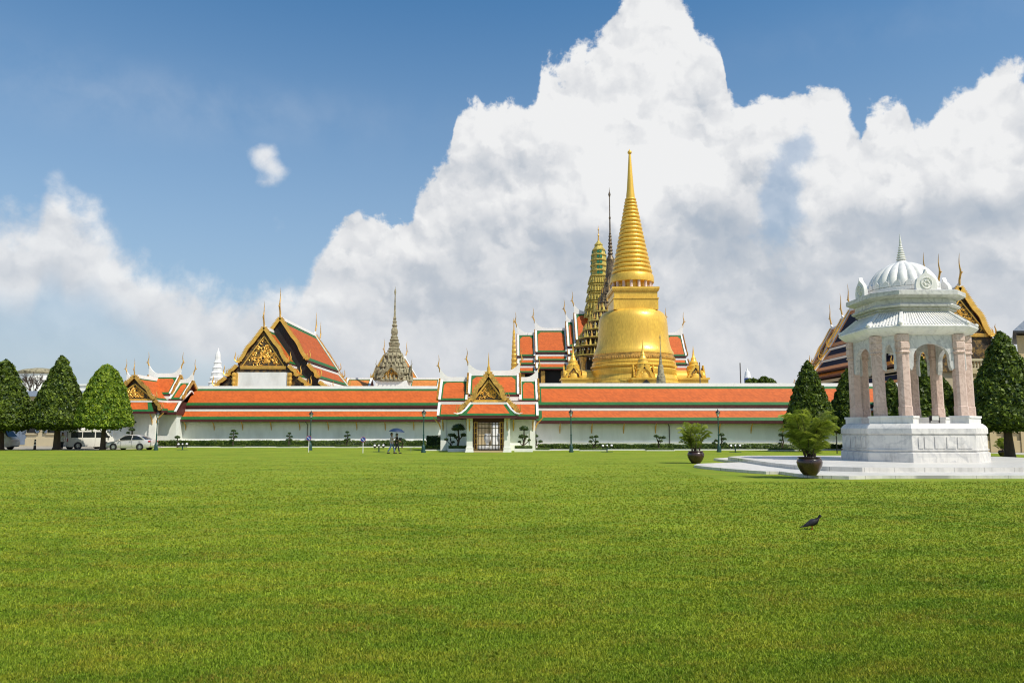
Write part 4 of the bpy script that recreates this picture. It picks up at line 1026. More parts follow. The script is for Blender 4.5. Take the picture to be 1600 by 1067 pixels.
q = MB(); q.ext([(-.5, zt+.3), (8.5, zt+.3), (4, zt+1.2)], -121*k, 151*k, 0, 'x'); q.build('roof', 'metal_grey', bl)
for px, w in ((10, 1.0), (48, 1.1), (80, 1.1), (101, 1.3), (126, 1.1), (160, 1.1)):
    shutters(bl, (px-60)*k, 0, 1.6 if px != 101 else 1.2, 3.4, w)
q = MB(); xx = (30-60)*k; q.box(xx-.8, xx+.8, -.08, .02, .1, 3.3); q.box(xx-.75, xx-.02, -.12, -.08, .15, 3.2); q.box(xx+.02, xx+.75, -.12, -.08, .15, 3.2); q.build('door', 'shutter', bl)
wb = thing('white_block', 'plain white flat roofed block seen between the two full cone trees at left', 'building', (X(118, 125), 125, 0), 0)
q = MB(); q.box(-2.4, 4.0, 0, 6, 0, Z(602, 125)); q.box(-2.6, 4.2, -.2, 6.2, Z(602, 125), Z(600, 125)); q.build('wall', 'plaster', wb)
q = MB(); q.lathe([(1.0, Z(600, 125)), (1.0, Z(598.5, 125)), (.8, Z(596.5, 125)), (.1, Z(595.5, 125))], 14, c=(0.6, 3)); q.build('roof_vent', 'stone_grey', wb)
tk = thing('water_tank', 'round white building with a dark rim behind the bare tree at far left', 'building', (X(46, 150), 152, 0), 0)
q = MB(); r = 28*150/F; q.lathe([(r, 0), (r, Z(584, 150))], 40); q.build('drum', 'plaster', tk)
q = MB(); q.lathe([(r*1.02, Z(584, 150)), (r*1.12, Z(582, 150)), (r*1.12, Z(580, 150)), (r*.9, Z(577, 150)), (r*.3, Z(574, 150))], 40); q.build('rim', 'stone_grey', tk)
# right: range with balustrade, and the tall block at the frame edge
bs = thing('palace_range', 'ochre building with a stone balustrade behind the right cone tree', 'building', (X(1590, 66), 66, 0), 0)
k = 66/F; zt = Z(584, 65.8)
q = MB(); xl, xr = -82*k, 140*k; q.ext([(xl, 0), (xr, 0), (xr, 12), (xl+7.6, 12)], 0, zt, 0, 'z'); q.ext([(xl-.1, -.35), (xr, -.35), (xr, 12.1), (xl+7.5, 12.1)], zt, zt+.35, 0, 'z'); q.box(xl, xr, -.12, -.002, 0, 1.0)
for i in range(8):
    xx = (-62+i*24)*k; q.box(xx-.28, xx+.28, -.2, -.125, 0, zt-.3); q.box(xx-.36, xx+.36, -.26, -.125, zt-1.0, zt-.7)
q.box(xl, xr, -.16, -.003, 3.55, 3.75); q.build('wall', 'plaster_ochre', bs)
for i in range(8): shutters(bs, (-50+i*24)*k, -.01, 1.9, 3.3, .75, False)
q = MB(); zb_ = zt+.35
q.box(xl, xr, -.3, -.05, zb_, zb_+.15); q.box(xl, xr, -.32, -.03, zb_+.75, zb_+.95)
for i in range(46): q.lathe([(.07, zb_+.15), (.11, zb_+.35), (.05, zb_+.6), (.08, zb_+.75)], 6, c=(xl+.2+i*.27, -.17))
for i in range(4): q.box(xl+i*3.4, xl+.3+i*3.4, -.34, 0, zb_, zb_+.98)
q.build('balustrade', 'plaster_cream', bs)
bt = thing('palace_tower_block', 'ochre block with overhanging dark eaves at the right edge of the picture', 'building', (X(1668, 84), 84, 0), 0)
q = MB(); q.ext([(-4.6, 0), (10, 0), (10, 9), (2, 9)], 0, Z(524, 84), 0, 'z'); q.box(-4.7, 10.1, -.1, -.002, Z(560, 84), Z(557, 84)); q.build('wall', 'plaster_ochre', bt)
q = MB(); z0 = Z(522, 84); q.ext([(-5.6, -1), (11, -1), (11, 10), (1.4, 10)], z0, z0+.25, 0, 'z'); q.build('eaves', 'black', bt)
q = MB(); lo_ = [(-5.6, -1), (11, -1), (11, 10), (1.4, 10)]; q.hexa([(a, b_, z0+.25) for a, b_ in lo_]+[(2+.5*(a-2), 4+.3*(b_-4), z0+2) for a, b_ in lo_]); q.build('roof', 'metal_grey', bt, smooth=0)
for i in range(3): shutters(bt, -2+i*4, 0, Z(553, 84), Z(533, 84), 1.2, False)

cw = thing('courtyard_hall', 'pale inner hall seen through the bars of the gate doorway', 'hall', (X(771, 100), 100, 0), 0)
q = MB(); q.box(-9, 9, 0, 4, 0, 5.2); q.box(-9, 9, -.12, -.002, 0, .8); q.build('wall', 'plaster_ochre', cw)
for k in range(7):
    q = MB(); q.box(-8+k*2.6, -7.2+k*2.6, -.5, -.125, 0, 4.4); q.build('column', 'plaster_white', cw)
q = MB(); q.box(-9.2, 9.2, -1.4, 4.2, 4.4, 5.3); q.build('roof', 'red_wood', cw)
for px in (761.5, 781.5):
    st_ = thing('stone_urn', 'white stone urn just inside the gate doorway, %s leaf' % ('behind the left' if px < 770 else 'behind the right'), 'urn', (X(px, 84), 84, 0), 0, 'urns inside the gate')
    q = MB(); q.lathe([(.3, 0), (.3, .12), (.2, .2), (.16, .5), (.34, .8), (.4, 1.1), (.3, 1.4), (.36, 1.5), (.3, 1.55)], 16); q.build('urn', 'marble_white', st_)

def GY(py): return -CH*(CP-((533.5-py)/F)*SP)/(SP+((533.5-py)/F)*CP)     # distance of a ground point at picture row py
for o in list(COL.objects):
    if o.parent is None and o.get('category'): o['kind'] = 'thing'
# ------------------------------------------------------------------ ground
def sheet(name, pts, z, m, kind='structure', zb=None):
    q = MB()
    if zb is None: q.add([(a, b, z) for a, b in pts], [tuple(range(len(pts)))])
    else: q.ext(pts, zb, z, 0, 'z')
    return tag(q.build(name, m, smooth=0), kind=kind)
sheet('ground', [(-3000, -800), (3000, -800), (3000, 4000), (-3000, 4000)], -0.02, 'concrete')
sheet('lawn', [(-220, -60), (220, -60), (220, 44), (38, 50), (40, 77.2), (4.6, 77.2), (4.6, 72), (-6.9, 72), (-6.9, 90.2), (-38.5, 90.2), (-38.5, 73.4), (-220, 73.4)], 0.0, 'turf')
sheet('road', [(-220, 73.4), (-38.5, 73.4), (-38.5, 96.2), (-220, 96.2)], -0.004, 'asphalt')
# blades of the near lawn
n = 520000
inv = nr.uniform(1/60.0, 1/4.4, n); dist = 1/inv
lat = nr.uniform(-0.74, 0.74, n)*dist+nr.normal(size=n)*.2
keep = ~((dist > 27) & (lat > 7.5))
dist, lat = dist[keep], lat[keep]; n = len(dist)
h = nr.uniform(.012, .027, n)*(1+dist*.012)*np.clip((60-dist)/40, .12, 1); wd = np.maximum(.0045, dist*.0011)*nr.uniform(.7, 1.2, n)
an = nr.uniform(0, 2*np.pi, n); la = nr.uniform(0, 2*np.pi, n); ll = h*nr.uniform(.1, .8, n)
B = np.stack([lat, dist, np.zeros(n)], 1); ww = np.stack([np.cos(an)*wd, np.sin(an)*wd, np.zeros(n)], 1)
T_ = B+np.stack([np.cos(la)*ll, np.sin(la)*ll, h], 1)
V = np.stack([B-ww, B+ww, T_], 1).reshape(-1, 3)
tint = np.clip(nr.normal(.42, .34, n), 0, 1)
# lawn blades share the turf's own patches of colour
bm_ = bpy.data.materials.new('turf_blade'); bm_.use_nodes = True
N = NT(bm_.node_tree); b = N.n['Principled BSDF']
tc = N.node('ShaderNodeTexCoord').outputs['Object']
c = lawn_color(N, N.v('MULTIPLY', tc, (1, 1, 0)))
at = N.node('ShaderNodeAttribute', attribute_name='tint')
c = N.mix(at.outputs['Fac'], N.mix(1.0, c, (0.55, 0.66, 0.50), 'MULTIPLY'), N.mix(1.0, c, (1.75, 1.62, 1.35), 'MULTIPLY'))
wn_ = N.noise(tc, 240.0, 1, 0.5)
c = N.mix(N.mr(wn_, 0.60, 0.68, 0.0, 0.55), c, (0.42, 0.31, 0.08))
N.put(b.inputs['Base Color'], c); b.inputs['Roughness'].default_value = 0.6; b.inputs['Specular IOR Level'].default_value = 0.2
tr = N.node('ShaderNodeBsdfTranslucent'); N.put(tr.inputs[0], c)
mx = N.node('ShaderNodeMixShader'); mx.inputs[0].default_value = 0.3
N.l.new(b.outputs[0], mx.inputs[1]); N.l.new(tr.outputs[0], mx.inputs[2]); N.l.new(mx.outputs[0], N.n['Material Output'].inputs[0])
MATS['turf_blade'] = bm_
gr = np_mesh('grass', V, np.arange(3*n).reshape(n, 3), 'turf_blade', tint=np.repeat(tint, 3)); tag(gr, kind='stuff')

# ------------------------------------------------------------------ marble terrace
CX, CY = 20.13, 38.95
lo = [(8.8, 37.6), (8.95, 36.0), (9.5, 33.8), (10.0, 32.3), (10.35, 31.7), (10.9, 31.7), (10.95, 29.6), (11.3, 28.7), (12.2, 28.2), (13.6, 28.6), (26, 28.8), (29, 30), (31.5, 33), (32, 38.9), (31, 46), (26, 49.3), (14, 49.3), (12.2, 47), (12.2, 41.3), (9.4, 39.3)]
sheet('terrace', lo, .12, 'marble_paving', zb=-.02)
up = [(12.2, 40.3), (12.0, 36), (12.1, 33.5), (12.9, 31.9), (14.0, 31.1), (26.2, 31.1), (28.3, 33.2), (28.3, 44.6), (26.2, 46.8), (14.2, 46.8), (12.4, 44.6)]
sheet('terrace', up, .30, 'marble_paving', zb=.11)

# ------------------------------------------------------------------ marble pavilion
def octo(a, b): return [(-a, -b), (a, -b), (b, -a), (b, a), (a, b), (-a, b), (-b, a), (-b, -a)]
def loft(mb, lv, m=0):
    vs = [(x, y, z) for a, b, z in lv for x, y in octo(a, b)]
    fs = [(8*i+k, 8*i+(k+1) % 8, 8*i+8+(k+1) % 8, 8*i+8+k) for i in range(len(lv)-1) for k in range(8)]
    fs += [tuple(range(7, -1, -1)), tuple(8*(len(lv)-1)+k for k in range(8))]
    mb.add(vs, fs, m)
mp = thing('marble_pavilion', 'white domed marble pavilion with pink marble columns on a stepped terrace', 'pavilion', (CX, CY, 0), 0)
def PZ(py, b): return Z(py, CY-b)
A0, B0 = 1.5, 2.9
def lvl(db, py): return (A0+db*.41, B0+db, PZ(py, B0+db))
q = MB(); loft(q, [lvl(.06, 722.6), lvl(.06, 708), lvl(.01, 707), lvl(-.03, 706), lvl(-.03, 704.6), lvl(.03, 704), lvl(.03, 702.6), lvl(-.02, 702), lvl(-.02, 680.5), lvl(-.06, 680), lvl(-.06, 678.5), lvl(.02, 677.5), lvl(.02, 669), lvl(-.05, 665), lvl(-.16, 661.8), lvl(-.25, 661)])
zp0, zp1 = PZ(700.5, B0), PZ(682.5, B0)
yf = -(B0-.02)
for a, b_ in ((-1.2, -.98), (-.92, -.5), (-.44, .05), (.12, .55), (.62, 1.3)): q.box(a, b_, yf-.035, yf-.003, zp0, zp1)
for sgn in (-1, 1):
    for a, b_ in ((-1.2, -.8), (-.7, -.2), (-.1, .4), (.5, 1.2)): q.box(*sorted((sgn*(B0-.02+.035), sgn*(B0-.02+.003))), a, b_, zp0, zp1)
q.build('podium', 'marble', mp, smooth=25)
zt = PZ(661, B0-.25); zc0 = PZ(649, 2.15); zc1 = PZ(552, 2.15); zc2 = PZ(545, 2.15); ze = PZ(523, 2.35)
a, b_ = 1.33, 2.15
cols = octo(a, b_)
for (x0, y0), (x1, y1) in ((cols[7], cols[0]), (cols[1], cols[2]), (cols[3], cols[4]), (cols[5], cols[6])):
    ang = math.atan2(y1-y0, x1-x0); L = math.hypot(x1-x0, y1-y0)
    pl = MB(sub((x0+x1)/2, (y0+y1)/2, ang)); pl.box(-L/2-.42, L/2+.42, -.40, .40, zt-.02, zc0-.06); pl.box(-L/2-.46, L/2+.46, -.44, .44, zc0-.12, zc0-.02); pl.build('column_base', 'marble_white', mp, smooth=0)
for x0, y0 in cols:
    c = MB(Matrix.Translation((x0, y0, 0)))
    L_ = [(.19, .31, zc0-.03), (.19, .31, zc0+.42), (.17, .285, zc0+.44), (.165, .28, zc1), (.2, .34, zc1+.02), (.2, .35, zc1+.07), (.19, .30, zc1+.1), (.19, .30, zc2), (.21, .335, zc2+.02), (.21, .335, zc2+.30), (.19, .30, zc2+.33), (.2, .31, ze-.3), (.21, .33, ze-.27), (.21, .33, ze+.03)]
    loft(c, [(a_*.86, b2_*.86, z_) for a_, b2_, z_ in L_]); c.build('column', 'marble_pink', mp, smooth=25)
for k in range(8):
    (x0, y0), (x1, y1) = cols[k], cols[(k+1) % 8]
    ang = math.atan2(y1-y0, x1-x0); L = math.hypot(x1-x0, y1-y0)-.5
    zsp = zc1-.62; ztop = ze; rise = PZ(537, 2.15); hw = L/2-.22 if L > 1.2 else L/2-.12
    pts = [(-L/2, ztop), (-L/2, zsp-.1), (-L/2+.12, zsp-.2), (-L/2+.2*min(1, L), zsp+.02), (-hw, zsp+.28)]
    for j in range(1, 12):
        t = PI-PI*j/12
        pts.append((hw*math.cos(t)*(1.02), zsp+.28+(rise-zsp-.28)*math.sin(t)**.85))
    pts += [(hw, zsp+.28), (L/2-.2*min(1, L), zsp+.02), (L/2-.12, zsp-.2), (L/2, zsp-.1), (L/2, ztop)]
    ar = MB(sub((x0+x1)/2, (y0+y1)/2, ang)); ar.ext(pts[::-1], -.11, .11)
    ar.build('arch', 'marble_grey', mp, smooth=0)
q = MB()
def L2(b, py, k=.62): return (b*k if k else 0, b, PZ(py, b))
Lr = [(1.35, 2.3, ze), (1.5, 2.50, ze+.10), (1.62, 2.70, PZ(512, 2.7)), (1.64, 2.74, PZ(509.5, 2.74)), (1.64, 2.74, PZ(508, 2.74)), (1.60, 2.66, PZ(506.8, 2.66)), (1.15, 1.93, PZ(488.5, 1.95))]
loft(q, Lr)
e0, e1 = Lr[5], Lr[6]
o0, o1 = octo(e0[0], e0[1]), octo(e1[0], e1[1])
for k in range(8):
    p0, p1, r0, r1 = Vector((*o0[k], e0[2])), Vector((*o0[(k+1) % 8], e0[2])), Vector((*o1[k], e1[2])), Vector((*o1[(k+1) % 8], e1[2]))
    n = max(6, int((p1-p0).length/.145))
    for j in range(n):
        t = (j+.5)/n; q.bar(p0.lerp(p1, t)+Vector((0, 0, .015)), r0.lerp(r1, t)+Vector((0, 0, .02)), .06, .05)
    q.bar(p0+Vector((0, 0, .04)), r0+Vector((0, 0, .04)), .13, .1); q.ball(tuple(p0+Vector((0, 0, .07))), .11, 8)
q.build('eaves_roof', 'marble_white', mp, smooth=25)
q = MB()
def D(b, py): return (b*.60, b, PZ(py, b))
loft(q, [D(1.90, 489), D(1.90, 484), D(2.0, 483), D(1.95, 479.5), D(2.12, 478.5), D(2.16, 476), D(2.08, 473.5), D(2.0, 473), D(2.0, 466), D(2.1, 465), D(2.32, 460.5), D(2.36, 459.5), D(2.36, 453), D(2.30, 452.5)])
q.build('drum', 'marble_grey', mp, smooth=25)  # greyer than the dome: weathering, plus the drum's shade put into the colour
q = MB(); RB = 1.66
DZ = lambda py: Z(py, CY-1.2)
q.lathe([(RB+.06, DZ(454)), (RB+.06, DZ(449)), (RB-.02, DZ(448)), (RB-.02, DZ(446.5))], 64)
dm = []; zb_, zt_ = DZ(447), DZ(403)
for i in range(17):
    t = i/16; dm.append((RB*(math.cos(t*PI/2*.90)**1.25), zb_+(zt_-zb_)*math.sin(t*PI/2)**1.02))
NG = 20
q.lathe(dm, 160, shape=lambda t: .925+.085*abs(math.sin(t*NG/2))**.7); q.build('dome', 'marble_white', mp, smooth=50)
q = MB()
for k in range(NG):
    t = 2*PI*k/NG; M_ = sub(math.cos(t)*(RB-.02), math.sin(t)*(RB-.02), t-PI/2)
    p_ = MB(M_); p_.ext([(-.17, zb_-.02), (.17, zb_-.02), (.13, zb_+.18), (0, zb_+.29), (-.13, zb_+.18)], -.06, .05); q.v += p_.v; o_ = len(q.v)-len(p_.v); q.f += [tuple(i+o_ for i in f) for f in p_.f]; q.mi += p_.mi
q.build('petal_ring', 'marble_white', mp, smooth=25)
q = MB(); sz = DZ(405); H_ = Z(365, CY)-sz
pp = [(.42, sz-.12), (.44, sz-.04), (.40, sz), (.33, sz+.06), (.26, sz+.12), (.15, sz+.2)]
for k in range(7):
    r = .235-.027*k; z0 = sz+.2+k*.125
    pp += [(r*.7, z0), (r, z0+.03), (r*1.05, z0+.06), (r*.7, z0+.115)]
pp += [(.05, sz+1.09), (.06, sz+1.13), (.005, sz+H_)]
q.lathe(pp, 24); q.build('finial', 'marble_white', mp, smooth=40)
for ang in (0, PI/2, PI, -PI/2):
    M_ = Matrix.Rotation(ang, 4, 'Z') @ Matrix.Translation((0, -2.12, 0))
    z0 = PZ(453, 2.3); q = MB(M_)
    q.ext([(-.50, z0), (.50, z0), (.52, z0+.28), (.44, z0+.55), (.26, z0+.72), (.09, z0+.84), (0, z0+1.05), (-.09, z0+.84), (-.26, z0+.72), (-.44, z0+.55), (-.52, z0+.28)], -.12, .06)
    for j in range(16):
        t = 2*PI*j/16; t2 = t+2*PI/16
        q.tube([(.27*math.cos(t), -.13, z0+.36+.27*math.sin(t)), (.27*math.cos(t2), -.13, z0+.36+.27*math.sin(t2))], .035, 5)
    for j in range(6): q.ball((.12*math.cos(j*PI/3), -.13, z0+.36+.12*math.sin(j*PI/3)), .06, 6)
    q.build('antefix', 'marble_white', mp, smooth=30)
q = MB(); q.box(-.20, .20, -2.99, -2.965, PZ(717, 2.9), PZ(714, 2.9)); o = q.build('plaque', 'trim_white', mp); o.rotation_euler = (0, 0, -PI/4)
sp_ = thing('floodlight', 'small black floodlight on the podium between the front columns of the marble pavilion', 'floodlight', (CX+.15, CY-1.9, zt), 0)
q = MB(); q.box(-.2, .2, -.08, .08, .12, .38); q.build('housing', 'black', sp_)
q = MB(); q.box(-.16, .16, -.1, -.081, .15, .35); q.build('lens', 'glass_lamp', sp_)
q = MB(); q.box(-.24, -.205, -.03, .03, 0, .28); q.box(.205, .24, -.03, .03, 0, .28); q.box(-.24, .24, -.05, .05, 0, .03); q.build('bracket', 'black', sp_)

# ------------------------------------------------------------------ clipped cone trees
def lump(th, z, s): return (np.sin(th*5+z*1.7+s)+np.sin(th*9-z*2.9+s*2)+np.sin(th*3+z*4.1+s*3)*.8+np.sin(th*14+z*6.3+s)*.6)/3.4
def cone_tree(name, label, prof, n, leafm, seed, size=.13, trunk=(.32, .24), fork=True):
    """prof: radius against height, crown only; local origin on the ground"""
    rt = thing(name, label, 'tree', (0, 0, 0), 0, 'clipped cone trees')
    zs = np.array([p[1] for p in prof]); rs = np.array([p[0] for p in prof])
    z = np.linspace(zs[0], zs[-1], 400); r = np.interp(z, zs, rs); w = (r+.15); w /= w.sum()
    zz_ = nr.choice(z, n, p=w)+nr.normal(size=n)*.02; th = nr.uniform(0, 2*np.pi, n)
    lp = lump(th, zz_, seed)
    rr = np.interp(zz_, zs, rs)*(1+.015*lp)+.05*lp+nr.normal(size=n)*.045
    # rows of clipped shoots
    rr += .045*np.sin(zz_*9+lp*2)+.035*np.sin(th*23+zz_*5)
    P_ = np.stack([rr*np.cos(th), rr*np.sin(th), zz_], 1)
    sl = (rs[-1]-rs[0])/(zs[-1]-zs[0])
    Nn = np.stack([np.cos(th), np.sin(th), np.full(n, .55)], 1)
    tn = np.clip(.40+.30*lp+nr.normal(size=n)*.30, 0, 1)**1.3
    nb = n//6; rb = np.sqrt(nr.uniform(0, 1, nb))*rs[1]*.98; tb_ = nr.uniform(0, 2*np.pi, nb)
    Pb = np.stack([rb*np.cos(tb_), rb*np.sin(tb_), zs[0]+.12+nr.normal(size=nb)*.14-.12*np.abs(lump(tb_, rb, seed))], 1)
    Nb = np.stack([np.cos(tb_)*.3, np.sin(tb_)*.3, -np.ones(nb)], 1)
    core = core_lathe([(.02, zs[0]+.3)]+[(max(.02, a*.93-.05), b) for a, b in prof[1:]]+[(.01, zs[-1]-.02)], 24, .12)
    V, Fq, Tt = merge_np([core, leaf_quads(P_, Nn, size, tn), leaf_quads(Pb, Nb, size, np.clip(nr.normal(.2, .15, nb), 0, 1))])
    np_mesh('crown', V, Fq, leafm, rt, tint=Tt)
    tk_ = MB(); ht = zs[0]+1.2
    tk_.tube([(0, 0, -.05), (.02, 0, .25), (.0, .02, ht*.5), (.03, 0, ht)], [trunk[0]*1.3, trunk[0], trunk[1], trunk[1]*.9], 10)
    for k in range(5):
        a = 2*PI*k/5+.4; tk_.tube([(.02, 0, ht*.62), (math.cos(a)*.5, math.sin(a)*.5, ht*.85), (math.cos(a)*1.1, math.sin(a)*1.1, ht*1.1)], [.13, .09, .05], 6)
    tk_.build('trunk', 'bark', rt)
    return rt
wide = [(.3, 1.95), (1.9, 2.0), (2.42, 2.25), (2.5, 2.6), (2.28, 3.3), (1.93, 4.2), (1.48, 5.3), (1.05, 6.3), (.68, 7.15), (.42, 7.75), (.2, 8.15), (.03, 8.3)]
t1 = cone_tree('cone_tree', 'dark clipped cone tree right of the marble pavilion, by the right frame edge', wide, 15000, 'leaf_cone', 1.0)
t1.location = (X(1578, 50.5), 50.5, 0)
Yt = 74.5
t2 = dup(t1, (X(88, Yt), Yt, 0), 1.2, 'tall dark clipped cone tree, the middle one of three on the left', (1.06, 1.06, (Z(556, Yt))/8.3))
t3 = dup(t1, (X(-1, 73.8), 73.8, 0), 2.7, 'dark clipped cone tree cut by the left edge of the frame', (1.22, 1.22, (Z(562, 73.8))/8.3))
nar = [(.3, 2.0), (1.7, 2.05), (2.02, 2.3), (2.0, 2.75), (1.72, 3.8), (1.37, 4.9), (1.0, 6.0), (.68, 7.0), (.40, 7.7), (.18, 8.1), (.03, 8.3)]
t4 = cone_tree('cone_tree', 'clipped cone tree behind the large potted palm, in front of the white gallery', nar, 13000, 'leaf_cone', 2.0)
t4.location = (X(1268, 68), 68, 0); t4.scale = (1.03, 1.03, Z(564, 68)/8.3)
for px, Yq, py, lb, rz in ((1330, 72, 577, 'cone tree just left of the marble pavilion, partly hidden by its columns', .7), (1440, 60, 549, 'tallest cone tree seen through the front arch of the marble pavilion', 1.9),
                       (1397, 76, 592, 'low cone tree seen between the two left columns of the marble pavilion', 3.0), (1480, 78, 590, 'cone tree seen between the rear right columns of the marble pavilion', 4.0)):
    dup(t4, (X(px, Yq), Yq, 0), rz, lb, (1.0, 1.0, Z(py, Yq)/8.3))
bul = [(.3, 2.1), (1.6, 2.1), (2.4, 2.15), (2.5, 2.5), (2.28, 3.6), (1.98, 4.6), (1.68, 5.5), (1.35, 6.3), (.98, 6.95), (.6, 7.4), (.28, 7.68), (.03, 7.75)]
t5 = cone_tree('cone_tree', 'bright green rounded cone tree above the silver car, rightmost of three on the left', bul, 15000, 'leaf_cone_bright', 3.0, trunk=(.26, .2))
t5.location = (X(160, 74), 74, 0); t5.scale = (.98, .98, Z(570, 74)/7.75)

# ------------------------------------------------------------------ hedges
def hedge(label, x0, x1, y0, y1, h, m='leaf_hedge', dens=150, size=.075, curb=True, cat='hedge', name='hedge', group='clipped hedges along the wall', z0=0.0):
    rt = thing(name, label, cat, ((x0+x1)/2, (y0+y1)/2, z0), 0, group); cx, cy = rt.location.x, rt.location.y
    L, Wd = x1-x0, y1-y0; x0, x1, y0, y1 = -L/2, L/2, -Wd/2, Wd/2
    ps = []; ns = []
    def face(n, f, nrm):
        u, v = nr.uniform(0, 1, n), nr.uniform(0, 1, n); ps.append(f(u, v)+nr.normal(size=(n, 3))*.025); ns.append(np.tile(nrm, (n, 1)))
    A_ = lambda *a: np.stack(np.broadcast_arrays(*a), 1)
    face(int(L*h*dens), lambda u, v: A_(x0+u*L, y0+0*u, v*h), (0, -1, .3)); face(int(L*Wd*dens*.7), lambda u, v: A_(x0+u*L, y0+v*Wd, h+0*u), (0, 0, 1))
    face(int(Wd*h*dens)+4, lambda u, v: A_(x0+0*u, y0+u*Wd, v*h), (-1, 0, .3)); face(int(Wd*h*dens)+4, lambda u, v: A_(x1+0*u, y0+u*Wd, v*h), (1, 0, .3))
    Pp = np.concatenate(ps).astype(float); Nn = np.concatenate(ns).astype(float)
    Pp[:, 2] += .03*np.sin(Pp[:, 0]*1.3)+.02*np.sin(Pp[:, 0]*4.1)
    c8 = np.array([(x0, y0, 0), (x1, y0, 0), (x1, y1, 0), (x0, y1, 0), (x0, y0, h), (x1, y0, h), (x1, y1, h), (x0, y1, h)], float)*np.array([.998, .94, .95])
    cf = np.array([(4, 5, 6, 7), (0, 1, 5, 4), (1, 2, 6, 5), (2, 3, 7, 6), (3, 0, 4, 7)])
    tn = np.clip(nr.normal(.45, .25, len(Pp))+.2*np.sin(Pp[:, 0]*2.1), 0, 1)
    V, Fq, Tt = merge_np([(c8, cf, np.full(8, .1)), leaf_quads(Pp, Nn, size, tn)])
    np_mesh('foliage', V, Fq, m, rt, tint=Tt)
    if curb: q = MB(); q.box(x0-.05, x1+.05, y0-.22, y0-.08, 0, .10); q.build('kerb', 'trim_white', rt)
    return rt
hedge('very long low hedge at the foot of the left gallery wall', X(247, 87.5), X(664, 87.5), 87.2, 88.6, .72)
hedge('very long low hedge at the foot of the right gallery wall', X(841, 73.5), X(1500, 73.5), 73.2, 74.6, .52)
hedge('tall dark clipped hedge left of the gate house', X(667, 74.5), X(697, 74.5), 74.2, 75.4, Z(681, 74.2), m='leaf_topiary', curb=False)
hedge('low bright hedge in front of the tall dark hedge', X(665, 72.3), X(704, 72.3), 71.9, 73.0, .45)

# ------------------------------------------------------------------ cloud-pruned topiary
def topiary(label, Y, base, pads, planter=None, flat=.62, trunk=.06):
    """base and pads in photo pixels at distance Y: pads (px, py, radius px)"""
    k = Y/F; bx, bz = X(base[0], Y), 0.0
    rt = thing('topiary', label, 'topiary', (bx, Y, 0), 0, 'cloud-pruned topiary trees along the wall')
    loc = lambda px, py: (X(px, Y)-bx, Z(py, Y))
    rr = random.Random(int(base[0])); tk_ = MB()
    top = max(pads, key=lambda p: -p[1]); tx, tz = loc(top[0], top[1])
    mid = [(0, 0, 0), (tx*.1-.05, .03, tz*.25), (tx*.6+.07, 0, tz*.55), (tx*.8, -.02, tz*.8), (tx, 0, tz)]
    tk_.tube(mid, [trunk*1.5, trunk*1.15, trunk, trunk*.7, trunk*.5], 7)
    for i, (px, py, r) in enumerate(pads):
        x_, z_ = loc(px, py)
        if (px, py, r) is not top and z_ > .3:
            zz0 = max(.15, z_-.35); t = zz0/max(tz, .1)
            x0 = 0 if t < .25 else tx*min(1, t)
            y_ = (-1 if i % 2 else 1)*r*k*.35
            tk_.tube([(x0*.8, 0, zz0*.85), (x_*.6+x0*.4, y_*.5, z_-.2), (x_, y_, z_-.02)], [trunk*.6, trunk*.5, trunk*.35], 5)
    tk_.build('trunk', 'bark', rt)
    for i, (px, py, r) in enumerate(pads):
        x_, z_ = loc(px, py); y_ = 0 if (px, py, r) == top else (-1 if i % 2 else 1)*r*k*.35
        R_ = r*k; n = int(90+500*R_*R_)
        d = nr.normal(size=(n, 3)); d /= np.linalg.norm(d, axis=1, keepdims=True)
        low = d[:, 2] < 0; d[low, 2] *= .35
        Pp = d*np.array([R_, R_, R_*flat*1.25])*(1+nr.normal(size=(n, 1))*.05)+np.array([x_, y_, z_-R_*.15])
        cb = core_lathe([(R_*.2, z_-R_*.3), (R_*.85, z_-R_*.22), (R_*.9, z_), (R_*.65, z_+R_*flat*.65), (R_*.05, z_+R_*flat*.95)], 12, .12)
        cb[0][:, 0] += x_; cb[0][:, 1] += y_
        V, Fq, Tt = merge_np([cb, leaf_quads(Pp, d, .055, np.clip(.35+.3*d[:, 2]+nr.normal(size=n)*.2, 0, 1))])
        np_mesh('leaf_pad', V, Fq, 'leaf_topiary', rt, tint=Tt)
    if planter:
        w, dpt, h, ph_, lb = planter
        pn = thing('planter_bed', lb, 'planter', (bx, Y, 0), 0, 'kerbed beds under the topiary')
        q = MB(); q.box(-w/2, w/2, -dpt/2, dpt/2, 0, h); q.build('kerb', 'trim_white', pn)
        n = int(900*w*dpt); Pp = np.stack([nr.uniform(-w/2+.05, w/2-.05, n), nr.uniform(-dpt/2+.04, dpt/2-.04, n), h+nr.uniform(0, ph_, n)], 1)
        c8 = np.array([(sx*(w/2-.07), sy*(dpt/2-.06), zz_) for zz_ in (h, h+ph_*.92) for sx, sy in ((-1, -1), (1, -1), (1, 1), (-1, 1))])
        cf = np.array([(4, 5, 6, 7), (0, 1, 5, 4), (1, 2, 6, 5), (2, 3, 7, 6), (3, 0, 4, 7)])
        V, Fq, Tt = merge_np([(c8, cf, np.full(8, .2)), leaf_quads(Pp, np.tile((0, -.5, 1.), (n, 1)), .06, np.clip(nr.normal(.6, .2, n), 0, 1))])
        np_mesh('ground_cover', V, Fq, 'leaf_hedge', pn, tint=Tt)
    return rt
PL = lambda s: (2.6, .9, .07, .16, s)
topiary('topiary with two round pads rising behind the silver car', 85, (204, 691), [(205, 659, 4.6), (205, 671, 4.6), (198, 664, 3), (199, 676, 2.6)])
topiary('single round ball topiary beside the green lamp at far left', 86, (277, 692), [(276.5, 683, 4.3)])
